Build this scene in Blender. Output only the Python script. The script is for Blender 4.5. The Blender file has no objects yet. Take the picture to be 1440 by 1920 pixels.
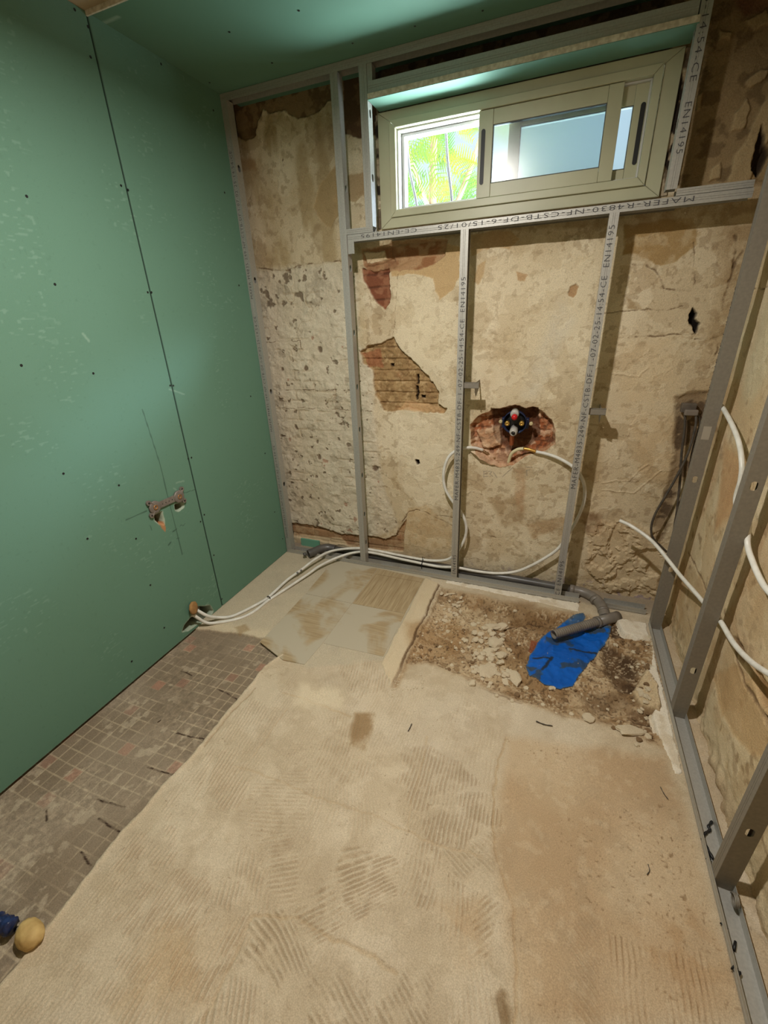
import bpy, bmesh, math, random
import numpy as np
from mathutils import Vector, Matrix, noise as mnoise
random.seed(7)
S = bpy.context.scene
COL = S.collection
R = math.radians

# ------------------------------------------------------------------ camera
CAMP = np.array([1.68514570, -2.24461146, 1.48997456])
YAW, PITCH, ROLL, FPX = -22.42399802, -23.97421027, -2.38378898, 813.8337838
def _axes():
    y, p, r = R(YAW), R(PITCH), R(ROLL)
    f = np.array([math.sin(y)*math.cos(p), math.cos(y)*math.cos(p), math.sin(p)])
    rt = np.array([math.cos(y), -math.sin(y), 0.0]); up = np.cross(rt, f)
    return rt*math.cos(r)+up*math.sin(r), -rt*math.sin(r)+up*math.cos(r), f
RT, UP, FW = _axes()
cd = bpy.data.cameras.new('camera'); cam = bpy.data.objects.new('camera', cd); COL.objects.link(cam)
cam.matrix_world = Matrix(((RT[0], UP[0], -FW[0], CAMP[0]), (RT[1], UP[1], -FW[1], CAMP[1]), (RT[2], UP[2], -FW[2], CAMP[2]), (0, 0, 0, 1)))
cd.sensor_fit = 'HORIZONTAL'; cd.sensor_width = 36; cd.lens = FPX/1440*36; cd.clip_start = 0.02
S.camera = cam
S.view_settings.view_transform = 'Standard'; S.view_settings.look = 'None'
S.view_settings.gamma = 1; S.view_settings.use_curve_mapping = False
S.view_settings.exposure = 0.0
S.cycles.use_denoising = True
S.cycles.max_bounces = 8; S.cycles.diffuse_bounces = 5; S.cycles.sample_clamp_indirect = 4

# ------------------------------------------------------------------ world, sun, lamp
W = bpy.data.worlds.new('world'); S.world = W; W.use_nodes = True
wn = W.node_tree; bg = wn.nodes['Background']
tc = wn.nodes.new('ShaderNodeTexCoord'); sx = wn.nodes.new('ShaderNodeSeparateXYZ')
cr = wn.nodes.new('ShaderNodeValToRGB')
mp = wn.nodes.new('ShaderNodeMath'); mp.operation = 'MULTIPLY_ADD'; mp.inputs[1].default_value = .5; mp.inputs[2].default_value = .5
wn.links.new(tc.outputs['Generated'], sx.inputs[0]); wn.links.new(sx.outputs['Z'], mp.inputs[0]); wn.links.new(mp.outputs[0], cr.inputs[0])
cr.color_ramp.elements[0].position = .30; cr.color_ramp.elements[0].color = (.74, .90, .95, 1)
cr.color_ramp.elements[1].position = .75; cr.color_ramp.elements[1].color = (.60, .78, 1.0, 1)
e = cr.color_ramp.elements.new(.52); e.color = (.74, .87, 1.0, 1)
# bright strip of sky added to throw a light band on the left wall
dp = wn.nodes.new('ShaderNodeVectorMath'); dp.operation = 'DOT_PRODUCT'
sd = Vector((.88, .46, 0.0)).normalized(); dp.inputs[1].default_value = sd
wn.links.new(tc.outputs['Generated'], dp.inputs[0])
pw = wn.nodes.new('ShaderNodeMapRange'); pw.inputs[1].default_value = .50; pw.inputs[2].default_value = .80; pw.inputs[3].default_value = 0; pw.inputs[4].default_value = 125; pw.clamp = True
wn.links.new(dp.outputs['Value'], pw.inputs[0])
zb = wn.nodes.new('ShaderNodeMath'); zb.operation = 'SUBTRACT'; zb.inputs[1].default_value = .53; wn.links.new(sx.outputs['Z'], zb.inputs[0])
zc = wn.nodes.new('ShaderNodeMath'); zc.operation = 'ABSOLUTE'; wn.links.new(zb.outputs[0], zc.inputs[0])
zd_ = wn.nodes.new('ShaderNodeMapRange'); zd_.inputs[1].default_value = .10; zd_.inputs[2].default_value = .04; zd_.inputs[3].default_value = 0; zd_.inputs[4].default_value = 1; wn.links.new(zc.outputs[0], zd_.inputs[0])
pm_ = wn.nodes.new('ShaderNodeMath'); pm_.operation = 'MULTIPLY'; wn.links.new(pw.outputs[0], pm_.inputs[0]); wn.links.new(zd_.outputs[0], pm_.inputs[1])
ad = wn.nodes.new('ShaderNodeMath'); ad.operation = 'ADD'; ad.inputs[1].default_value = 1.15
gr = wn.nodes.new('ShaderNodeMapRange'); gr.inputs[1].default_value = -.12; gr.inputs[2].default_value = -.5; gr.inputs[3].default_value = 0; gr.inputs[4].default_value = 48   # glow added below the horizon as sunlit ground, lights the ceiling
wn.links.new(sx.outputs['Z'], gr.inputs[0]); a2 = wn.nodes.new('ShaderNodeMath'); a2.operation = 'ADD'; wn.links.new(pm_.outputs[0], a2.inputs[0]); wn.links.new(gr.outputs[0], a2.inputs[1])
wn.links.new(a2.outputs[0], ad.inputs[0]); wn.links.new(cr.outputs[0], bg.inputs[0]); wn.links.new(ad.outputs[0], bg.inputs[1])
sl = bpy.data.lights.new('sun', 'SUN'); sl.energy = 9; sl.angle = R(1); sl.color = (1, .95, .85)
so = bpy.data.objects.new('sun', sl); COL.objects.link(so); so.rotation_euler = Vector((-.35, .75, -1)).to_track_quat('-Z', 'Y').to_euler()
# the round ceiling downlight above and behind the picture
LP = (1.12, -1.27, 2.37)
ll = bpy.data.lights.new('ceiling_downlight', 'AREA'); ll.shape = 'DISK'; ll.size = .07; ll.energy = 41; ll.color = (1, .955, .885)
lo = bpy.data.objects.new('ceiling_downlight', ll); COL.objects.link(lo); lo.location = LP
# helps the sky to be sampled through the window opening
pl = bpy.data.lights.new('window_portal', 'AREA'); pl.shape = 'RECTANGLE'; pl.size = 1.1; pl.size_y = .36; pl.cycles.is_portal = True
po = bpy.data.objects.new('window_portal', pl); COL.objects.link(po); po.location = (1.355, .24, 2.125); po.rotation_euler = (R(-90), 0, 0)

# ------------------------------------------------------------------ measuring helpers (photo point -> point on a real plane)
YW, XW, XF = .15, 2.335, 2.239           # back masonry face, right masonry face, right frame plane
def hit(u, v, ax, val):
    d = FW*FPX + RT*(u-720) - UP*(v-960)
    return CAMP + d*((val-CAMP[ax])/d[ax])
def Fp(u, v, z=0.0): return Vector(hit(u, v, 2, z))
def Bp(u, v, y=YW): return Vector(hit(u, v, 1, y))
def Wp(u, v, x=0.0): return Vector(hit(u, v, 0, x))
def poly(pts, ax, val):
    i, j = [k for k in range(3) if k != ax]
    return np.array([[hit(u, v, ax, val)[i], hit(u, v, ax, val)[j]] for u, v in pts])
# ------------------------------------------------------------------ numpy noise
_rs = np.random.RandomState(3); _LAT = _rs.rand(256, 256)
def vn(x, y, seed=0):
    x = x + seed*17.31; y = y + seed*9.77
    xi = np.floor(x).astype(int); yi = np.floor(y).astype(int); fx = x-xi; fy = y-yi
    fx = fx*fx*(3-2*fx); fy = fy*fy*(3-2*fy)
    a = _LAT[xi & 255, yi & 255]; b = _LAT[(xi+1) & 255, yi & 255]; c = _LAT[xi & 255, (yi+1) & 255]; d = _LAT[(xi+1) & 255, (yi+1) & 255]
    return (a*(1-fx)+b*fx)*(1-fy) + (c*(1-fx)+d*fx)*fy
def fbm(x, y, f, o=4, seed=0):
    r = 0; a = .5; t = 0
    for k in range(o):
        r = r + a*vn(x*f, y*f, seed+k*3); t += a; a *= .5; f *= 2.03
    return r/t
def sm(a, b, x):
    t = np.clip((x-a)/(b-a), 0, 1); return t*t*(3-2*t)
def sdf(X, Y, P, margin=.15):
    out = np.full(X.shape, 9.0)
    x0, y0 = P.min(0)-margin; x1, y1 = P.max(0)+margin
    m = (X > x0) & (X < x1) & (Y > y0) & (Y < y1)
    if not m.any(): return out
    x = X[m]; y = Y[m]; d = np.full(x.shape, 9.0); ins = np.zeros(x.shape, bool)
    n = len(P)
    for i in range(n):
        a = P[i]; b = P[(i+1) % n]; e = b-a; L = e@e+1e-12
        t = np.clip(((x-a[0])*e[0]+(y-a[1])*e[1])/L, 0, 1)
        d = np.minimum(d, np.hypot(x-a[0]-t*e[0], y-a[1]-t*e[1]))
        c = ((a[1] > y) != (b[1] > y)); xx = a[0]+(y-a[1])*e[0]/(e[1] if abs(e[1]) > 1e-9 else 1e-9)
        ins ^= c & (x < xx)
    out[m] = np.where(ins, -d, d); return out
def sline(X, Y, P, margin=.03):
    out = np.full(X.shape, 9.0)
    for a, b in zip(P[:-1], P[1:]):
        x0, x1 = sorted((a[0], b[0])); y0, y1 = sorted((a[1], b[1]))
        m = (X > x0-margin) & (X < x1+margin) & (Y > y0-margin) & (Y < y1+margin)
        if not m.any(): continue
        e = b-a; L = e@e+1e-12; x = X[m]; y = Y[m]
        t = np.clip(((x-a[0])*e[0]+(y-a[1])*e[1])/L, 0, 1)
        out[m] = np.minimum(out[m], np.hypot(x-a[0]-t*e[0], y-a[1]-t*e[1]))
    return out
class Surf:
    """a surface sampled on a grid: warped coordinates, colour and relief"""
    def __init__(s, a0, a1, b0, b1, res, base, warp=.012, wf=9):
        s.na = int((a1-a0)/res)+1; s.nb = int((b1-b0)/res)+1
        s.a, s.b = np.meshgrid(np.linspace(a0, a1, s.na), np.linspace(b0, b1, s.nb), indexing='ij')
        s.wa = s.a + warp*2*(fbm(s.a, s.b, wf, 4, 5)-.5); s.wb = s.b + warp*2*(fbm(s.a, s.b, wf, 4, 23)-.5)
        s.wa += warp*.9*(fbm(s.a, s.b, wf*4.3, 4, 31)-.5); s.wb += warp*.9*(fbm(s.a, s.b, wf*4.3, 4, 47)-.5); s.c = np.zeros(s.a.shape+(3,)); s.c[:] = base; s.h = np.zeros(s.a.shape); s.keep = None
    def mix(s, mask, col):
        col = np.asarray(col, float); s.c = s.c*(1-mask[..., None]) + col*mask[..., None]
    def mul(s, k): s.c = s.c*k[..., None]
    def pm(s, P, soft=.004, grow=0): return 1-sm(-soft, soft, sdf(s.wa, s.wb, P)-grow)
    def build(s, name, fpos, mat, hole=None):
        V = fpos(s.a, s.b, s.h).reshape(-1, 3).astype(np.float32)
        i, j = np.meshgrid(np.arange(s.na-1), np.arange(s.nb-1), indexing='ij')
        if hole is not None:
            ca = (s.a[:-1, :-1]+s.a[1:, 1:])/2; cb = (s.b[:-1, :-1]+s.b[1:, 1:])/2
            k = ~hole(ca, cb); i = i[k]; j = j[k]
        i = i.ravel(); j = j.ravel(); n = s.nb
        q = np.stack([i*n+j, (i+1)*n+j, (i+1)*n+j+1, i*n+j+1], 1).astype(np.int32)
        me = bpy.data.meshes.new(name)
        me.vertices.add(len(V)); me.vertices.foreach_set('co', V.ravel())
        me.loops.add(q.size); me.loops.foreach_set('vertex_index', q.ravel())
        me.polygons.add(len(q)); me.polygons.foreach_set('loop_start', np.arange(0, q.size, 4, dtype=np.int32)); me.polygons.foreach_set('loop_total', np.full(len(q), 4, np.int32))
        me.update(calc_edges=True)
        c = np.clip(s.c/255, 0, 1); c = np.where(c < .04045, c/12.92, ((c+.055)/1.055)**2.4)
        rgba = np.ones((len(V), 4), np.float32); rgba[:, :3] = c.reshape(-1, 3)
        at = me.color_attributes.new('tone', 'FLOAT_COLOR', 'POINT'); at.data.foreach_set('color', rgba.ravel())
        me.polygons.foreach_set('use_smooth', np.ones(len(q), bool))
        me.materials.append(mat); o = bpy.data.objects.new(name, me); COL.objects.link(o); return o

# ------------------------------------------------------------------ materials
def lin(c): return tuple((x/12.92 if x < .04045 else ((x+.055)/1.055)**2.4) for x in [v/255 for v in c[:3]])+(1,)
def newmat(name):
    m = bpy.data.materials.new(name); m.use_nodes = True; return m, m.node_tree, m.node_tree.nodes['Principled BSDF']
def mat(name, col, rough=.6, metal=0, col2=None, nscale=40, bump=0, bscale=200, spec=.5, thr=(.35, .65)):
    m, t, b = newmat(name)
    b.inputs['Base Color'].default_value = lin(col); b.inputs['Roughness'].default_value = rough; b.inputs['Metallic'].default_value = metal
    b.inputs['Specular IOR Level'].default_value = spec
    c = t.nodes.new('ShaderNodeTexCoord')
    if col2:
        n = t.nodes.new('ShaderNodeTexNoise'); n.inputs['Scale'].default_value = nscale; n.inputs['Detail'].default_value = 5
        r = t.nodes.new('ShaderNodeValToRGB'); r.color_ramp.elements[0].position = thr[0]; r.color_ramp.elements[1].position = thr[1]
        r.color_ramp.elements[0].color = lin(col); r.color_ramp.elements[1].color = lin(col2)
        t.links.new(c.outputs['Object'], n.inputs['Vector']); t.links.new(n.outputs[0], r.inputs[0]); t.links.new(r.outputs[0], b.inputs['Base Color'])
    if bump:
        n = t.nodes.new('ShaderNodeTexNoise'); n.inputs['Scale'].default_value = bscale; n.inputs['Detail'].default_value = 4
        bp = t.nodes.new('ShaderNodeBump'); bp.inputs['Strength'].default_value = bump; bp.inputs['Distance'].default_value = .002
        t.links.new(c.outputs['Object'], n.inputs['Vector']); t.links.new(n.outputs[0], bp.inputs['Height']); t.links.new(bp.outputs[0], b.inputs['Normal'])
    return m
def tonemat(name, fine=.12, fscale=350, bump=.35, bscale=260, rough=.92):
    m, t, b = newmat(name)
    a = t.nodes.new('ShaderNodeVertexColor'); a.layer_name = 'tone'
    c = t.nodes.new('ShaderNodeTexCoord'); n = t.nodes.new('ShaderNodeTexNoise'); n.inputs['Scale'].default_value = fscale; n.inputs['Detail'].default_value = 3
    mr = t.nodes.new('ShaderNodeMapRange'); mr.inputs[1].default_value = .3; mr.inputs[2].default_value = .7; mr.inputs[3].default_value = 1-fine; mr.inputs[4].default_value = 1+fine
    mx = t.nodes.new('ShaderNodeVectorMath'); mx.operation = 'SCALE'
    t.links.new(c.outputs['Object'], n.inputs['Vector']); t.links.new(n.outputs[0], mr.inputs[0]); t.links.new(a.outputs[0], mx.inputs[0]); t.links.new(mr.outputs[0], mx.inputs['Scale'])
    t.links.new(mx.outputs[0], b.inputs['Base Color']); b.inputs['Roughness'].default_value = rough; b.inputs['Specular IOR Level'].default_value = .2
    n2 = t.nodes.new('ShaderNodeTexNoise'); n2.inputs['Scale'].default_value = bscale; n2.inputs['Detail'].default_value = 5
    bp = t.nodes.new('ShaderNodeBump'); bp.inputs['Strength'].default_value = bump; bp.inputs['Distance'].default_value = .003
    t.links.new(c.outputs['Object'], n2.inputs['Vector']); t.links.new(n2.outputs[0], bp.inputs['Height']); t.links.new(bp.outputs[0], b.inputs['Normal'])
    return m
M_PLASTER = tonemat('old_plaster', .15, 260, .7, 180)
M_FLOOR = tonemat('floor_mortar', .16, 300, .6, 240)
M_BOARD = tonemat('green_board', .05, 500, .08, 500, .75)
M_STEEL = mat('galvanised_steel', (168, 166, 160), .5, .45, (180, 178, 171), 130, .05, 400, thr=(.35, .7))
M_STEEL2 = mat('dull_steel', (124, 118, 108), .55, .2, (132, 126, 115), 90, .05, 300)
M_INK = mat('printing_ink', (66, 65, 68), .7)
M_WPIPE = mat('white_pipe', (222, 220, 212), .4, 0, (205, 203, 194), 30)
M_DRAIN = mat('grey_pvc', (74, 71, 70), .35, 0, (88, 85, 82), 12)
M_DRAIN2 = mat('light_grey_pvc', (112, 105, 98), .4, 0, (124, 117, 108), 20)
M_BLACK = mat('black_plastic', (18, 18, 19), .5)
M_CABLE = mat('dusty_black_cable', (58, 52, 46), .6, 0, (84, 76, 66), 40)
M_ALU = mat('cream_frame_paint', (186, 184, 154), .4, 0, (170, 167, 138), 6, thr=(.3, .8))
M_WHITE = mat('white_frame_paint', (196, 194, 190), .4)
M_SEAL = mat('glazing_gasket', (80, 80, 78), .6)
M_GYPS = mat('gypsum_core', (225, 215, 198), .95, 0, (190, 178, 158), 60, .5, 150)
M_BRASS = mat('brass', (196, 160, 84), .3, .8)
M_RED = mat('red_cap', (190, 25, 30), .35)
M_BLUEB = mat('dark_blue_box', (22, 34, 66), .4)
M_GREYP = mat('grey_spindle', (172, 168, 162), .4)
M_BRACK = mat('bracket_grey', (118, 110, 104), .5, .3, (134, 126, 118), 60)
M_CHUNK = mat('plaster_rubble', (218, 205, 180), .95, 0, (186, 168, 138), 25, .5, 120)
M_SOIL = mat('brown_crumb', (140, 112, 80), .95, 0, (105, 82, 56), 40, .6, 120)
M_FOAM = mat('tan_foam', (202, 172, 112), .75, 0, (170, 138, 82), 22, .4, 90)
M_BLUEC = mat('blue_plastic_film', (40, 56, 100), .3, 0, (24, 33, 66), 60, .7, 60)
M_MEMB = mat('blue_membrane', (18, 88, 176), .35, 0, (14, 66, 138), 18, .25, 60, thr=(.3, .75))
M_CREAM = mat('cream_hose', (206, 196, 158), .5)
M_BARK = mat('bark', (120, 100, 75), .9, 0, (90, 72, 52), 10)
M_BAR = mat('painted_grille_bar', (96, 94, 100), .5)
M_OUT = mat('outside_render', (190, 185, 172), .9)
M_BROWNB = mat('brown_cardboard', (170, 128, 76), .85, 0, (140, 104, 62), 30, .3)
M_DARKGAP = mat('dusty_gap_mortar', (96, 84, 70), .95, 0, (60, 52, 44), 60, .6, 90)
def glassmat(name, tr, tl, rg):
    m = bpy.data.materials.new(name); m.use_nodes = True; t = m.node_tree; t.nodes.clear()
    o = t.nodes.new('ShaderNodeOutputMaterial'); a = t.nodes.new('ShaderNodeBsdfTranslucent'); b = t.nodes.new('ShaderNodeBsdfTransparent'); g = t.nodes.new('ShaderNodeBsdfGlossy')
    b = t.nodes.new('ShaderNodeBsdfRefraction'); b.inputs['IOR'].default_value = 1.35; b.inputs['Roughness'].default_value = rg
    a.inputs[0].default_value = (tl, tl*1.10, tl*1.14, 1); b.inputs[0].default_value = (.90, .97, .97, 1); g.inputs['Roughness'].default_value = .25
    x = t.nodes.new('ShaderNodeMixShader'); x.inputs[0].default_value = tr; y = t.nodes.new('ShaderNodeMixShader'); y.inputs[0].default_value = .06
    t.links.new(a.outputs[0], x.inputs[1]); t.links.new(b.outputs[0], x.inputs[2]); t.links.new(x.outputs[0], y.inputs[1]); t.links.new(g.outputs[0], y.inputs[2]); t.links.new(y.outputs[0], o.inputs[0])
    return m
M_FROST = glassmat('frosted_glass', .85, .05, .22); M_FROST2 = glassmat('frosted_glass_rear', .85, .05, .45)
def leafmat(name, c):
    m = bpy.data.materials.new(name); m.use_nodes = True; t = m.node_tree; t.nodes.clear()
    o = t.nodes.new('ShaderNodeOutputMaterial'); a = t.nodes.new('ShaderNodeBsdfTranslucent'); b = t.nodes.new('ShaderNodeBsdfDiffuse')
    tcx = t.nodes.new('ShaderNodeTexCoord'); n = t.nodes.new('ShaderNodeTexNoise'); n.inputs['Scale'].default_value = 2.2
    r = t.nodes.new('ShaderNodeValToRGB'); r.color_ramp.elements[0].position = .38; r.color_ramp.elements[1].position = .62
    r.color_ramp.elements[0].color = lin(c[0]); r.color_ramp.elements[1].color = lin(c[1])
    t.links.new(tcx.outputs['Object'], n.inputs['Vector']); t.links.new(n.outputs[0], r.inputs[0])
    t.links.new(r.outputs[0], a.inputs[0]); t.links.new(r.outputs[0], b.inputs[0])
    x = t.nodes.new('ShaderNodeMixShader'); x.inputs[0].default_value = .5
    t.links.new(a.outputs[0], x.inputs[1]); t.links.new(b.outputs[0], x.inputs[2]); t.links.new(x.outputs[0], o.inputs[0]); return m
M_LEAF = leafmat('sunlit_leaves', ((58, 82, 38), (92, 98, 38)))

# ------------------------------------------------------------------ object helpers
def link(name, me, m, parent=None, smooth=False):
    if m is not None and not me.materials: me.materials.append(m)
    if smooth:
        for p in me.polygons: p.use_smooth = True
    o = bpy.data.objects.new(name, me); COL.objects.link(o)
    if parent is not None: o.parent = parent
    return o
def frombm(name, bm, m, parent=None, smooth=False):
    me = bpy.data.meshes.new(name); bmesh.ops.recalc_face_normals(bm, faces=bm.faces); bm.to_mesh(me); bm.free()
    return link(name, me, m, parent, smooth)
def thing(name, label, cat, group=None):
    o = bpy.data.objects.new(name, None); COL.objects.link(o); o.empty_display_size = .05; return tag(o, label, cat, group)
def tag(o, label, cat, group=None, kind=None):
    o['label'] = label; o['category'] = cat
    if group: o['group'] = group
    if kind: o['kind'] = kind
    return o
def struct(o): o['kind'] = 'structure'; return o
def box(bm, x0, x1, y0, y1, z0, z1):
    vs = [bm.verts.new((x, y, z)) for x in (x0, x1) for y in (y0, y1) for z in (z0, z1)]
    for f in ((0, 1, 3, 2), (4, 6, 7, 5), (0, 4, 5, 1), (2, 3, 7, 6), (0, 2, 6, 4), (1, 5, 7, 3)): bm.faces.new([vs[i] for i in f])
def bevel(bm, w, seg=2):
    bmesh.ops.bevel(bm, geom=list(bm.edges), offset=w, segments=seg, affect='EDGES', profile=.6)
def boxobj(name, b, m, parent=None, bev=0):
    bm = bmesh.new(); box(bm, *b)
    if bev: bevel(bm, bev)
    return frombm(name, bm, m, parent)
def smoothpath(pts, n=8):
    P = [Vector(p) for p in pts]
    if len(P) < 3: return P
    Q = [P[0]*2-P[1]]+P+[P[-1]*2-P[-2]]; out = []
    for i in range(1, len(Q)-2):
        for k in range(n):
            t = k/n; a, b, c, d = Q[i-1], Q[i], Q[i+1], Q[i+2]
            out.append(.5*((2*b)+(c-a)*t+(2*a-5*b+4*c-d)*t*t+(-a+3*b-3*c+d)*t**3))
    out.append(P[-1]); return out
def tube(bm, pts, r, seg=14, cap=True, hollow=0.0, rf=None, flat=1.0):
    P = [Vector(p) for p in pts]; n = len(P); T = []
    for i in range(n): T.append((P[min(i+1, n-1)]-P[max(i-1, 0)]).normalized())
    u = T[0].orthogonal().normalized(); rings = []
    for i in range(n):
        u = (u-T[i]*u.dot(T[i])).normalized(); w = T[i].cross(u); rr = r if rf is None else rf(i/(n-1), i)
        rings.append([bm.verts.new(P[i]+(u*math.cos(2*math.pi*k/seg)+w*math.sin(2*math.pi*k/seg)*flat)*rr) for k in range(seg)])
    for a, b in zip(rings, rings[1:]):
        for k in range(seg): bm.faces.new((a[k], a[(k+1) % seg], b[(k+1) % seg], b[k]))
    for ring, t, p, s in ((rings[0], T[0], P[0], 1), (rings[-1], T[-1], P[-1], -1)):
        if hollow:
            deep = t*s*r*1.6
            i1 = [bm.verts.new(p+(v.co-p)*hollow) for v in ring]; i2 = [bm.verts.new(p+(v.co-p)*hollow+deep) for v in ring]
            for k in range(seg):
                k2 = (k+1) % seg; bm.faces.new((ring[k], ring[k2], i1[k2], i1[k])); bm.faces.new((i1[k], i1[k2], i2[k2], i2[k]))
            bm.faces.new(i2)
        elif cap: bm.faces.new(ring)
def tubeobj(name, pts, r, m, parent=None, n=8, **kw):
    bm = bmesh.new(); tube(bm, smoothpath(pts, n) if n else pts, r, **kw)
    o = frombm(name, bm, m, parent)
    for p in o.data.polygons: p.use_smooth = len(p.vertices) == 4
    return o
def lathe(bm, prof, M=Matrix(), seg=24):
    rings = [[bm.verts.new(M @ Vector((r*math.cos(2*math.pi*k/seg), r*math.sin(2*math.pi*k/seg), z))) for k in range(seg)] for r, z in prof]
    for a, b in zip(rings, rings[1:]):
        for k in range(seg): bm.faces.new((a[k], a[(k+1) % seg], b[(k+1) % seg], b[k]))
    bm.faces.new(rings[0]); bm.faces.new(rings[-1])
def latheobj(name, prof, M, m, parent=None, seg=24):
    bm = bmesh.new(); lathe(bm, prof, M, seg); o = frombm(name, bm, m, parent)
    for p in o.data.polygons: p.use_smooth = len(p.vertices) == 4
    return o
def aim(pos, d):   # +Z towards d
    return Matrix.Translation(Vector(pos)) @ Vector(d).to_track_quat('Z', 'Y').to_matrix().to_4x4()

# steel profile with a C or U section: p0 start, along unit L; U is the across direction of the printed face, D the depth direction away from the face
def profile(name, p0, L, length, U, D, w, depth, web, label, cat='metal stud', group=None, slots=(), lip=.006, back=True, m=None, twist=None, webslots=True, parts=None):
    p0 = Vector(p0); L = Vector(L).normalized(); U = Vector(U).normalized(); D = Vector(D).normalized()
    bm = bmesh.new(); th = .0009
    def P(u, d, l): return p0+U*u+D*d+L*l
    def strip(sec, closed=False):
        rows = [[bm.verts.new(P(u, d, l)) for u, d in sec] for l in (0, length)]
        for k in range(len(sec)-1): bm.faces.new((rows[0][k], rows[0][k+1], rows[1][k+1], rows[1][k]))
    # the face, with two pressed grooves
    g = .0012; c = w/2
    strip([(0, 0), (c-.0045, 0), (c-.0035, g), (c-.0025, 0), (c+.0025, 0), (c+.0035, g), (c+.0045, 0), (w, 0)])
    wu = w if web > 0 else 0; ou = 0 if web > 0 else w; s = -1 if web > 0 else 1
    if back: strip([(wu, depth), (ou, depth)] + ([(ou, depth-lip)] if lip else []))
    if lip: strip([(ou, 0), (ou, lip)])
    # the web, with rounded slots cut right through
    cuts = sorted(slots); prev = 0.0; hl, hw = .015, .0095
    for sc in cuts:
        for a, b in ((prev, sc-hl-.004),):
            if b > a: strip2 = [bm.verts.new(P(wu, d, l)) for d, l in ((0, a), (depth, a), (depth, b), (0, b))]; bm.faces.new(strip2)
        a, b = sc-hl-.004, sc+hl+.004
        rect = [bm.verts.new(P(wu, d, l)) for d, l in ((0, a), (depth, a), (depth, b), (0, b))]
        ov = []
        for k in range(20):
            t = 2*math.pi*k/20; x = math.cos(t)*hw; y = math.sin(t)*hw + (hl-hw if math.sin(t) > 0 else -(hl-hw))
            ov.append(bm.verts.new(P(wu, depth/2+x, sc+y)))
        es = [bm.edges.new((rect[k], rect[(k+1) % 4])) for k in range(4)] + [bm.edges.new((ov[k], ov[(k+1) % 20])) for k in range(20)]
        bmesh.ops.triangle_fill(bm, edges=es, use_beauty=True); prev = b
    if prev < length: bm.faces.new([bm.verts.new(P(wu, d, l)) for d, l in ((0, prev), (depth, prev), (depth, length), (0, length))])
    bmesh.ops.remove_doubles(bm, verts=bm.verts, dist=.0002)
    bmesh.ops.recalc_face_normals(bm, faces=bm.faces)
    root = thing(name, label, cat, group)
    root.location = p0
    me = bpy.data.meshes.new('profile_body'); bm.to_mesh(me); bm.free(); me.transform(Matrix.Translation(-p0))
    o = link('profile_body', me, m or M_STEEL, root); md = o.modifiers.new('t', 'SOLIDIFY'); md.thickness = th; md.offset = 0
    return root
def printing(parent, text, start, along, up, height, length, normal):
    cu = bpy.data.curves.new('t', 'FONT'); cu.body = text; cu.size = 1; cu.space_character = 1.15; cu.resolution_u = 2; cu.offset = -.012
    o = bpy.data.objects.new('t', cu); COL.objects.link(o)
    me = bpy.data.meshes.new_from_object(o.evaluated_get(bpy.context.evaluated_depsgraph_get())); bpy.data.objects.remove(o)
    n = len(me.vertices); co = np.zeros(n*3, np.float32); me.vertices.foreach_get('co', co); co = co.reshape(-1, 3)
    x0, x1 = co[:, 0].min(), co[:, 0].max(); y0, y1 = co[:, 1].min(), co[:, 1].max()
    A, Uv, N = (np.array(Vector(v).normalized()) for v in (along, up, normal))
    base = np.array(Vector(start)-parent.matrix_world.translation if False else Vector(start)-parent.location)
    out = base + np.outer((co[:, 0]-x0)/(x1-x0)*length, A) + np.outer((co[:, 1]-y0)/(y1-y0)*height, Uv) + N*.0009
    me.vertices.foreach_set('co', out.astype(np.float32).ravel()); me.update()
    p = link('printed_marking', me, M_INK, parent); return p

# ================================================================== FLOOR
Fs = Surf(-.02, 2.36, -2.62, .17, .0028, (190, 174, 148), warp=.014, wf=8)
X, Y = Fs.a, Fs.b; WX, WY = Fs.wa, Fs.wb
big = fbm(X, Y, 1.6, 4, 11); mid = fbm(X, Y, 6, 4, 12); fin = fbm(X, Y, 45, 3, 13)
Fs.mix(sm(.45, .75, big)*.35, (180, 158, 126)); Fs.mix(sm(.5, .75, mid)*.35, (216, 202, 178)); Fs.mix(sm(.52, .8, fbm(X, Y, 3, 4, 15))*.3, (196, 186, 170))
Fs.h += (mid-.5)*.004 + (fin-.5)*.0012
def fp(pts): return poly(pts, 2, 0.0)
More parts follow.
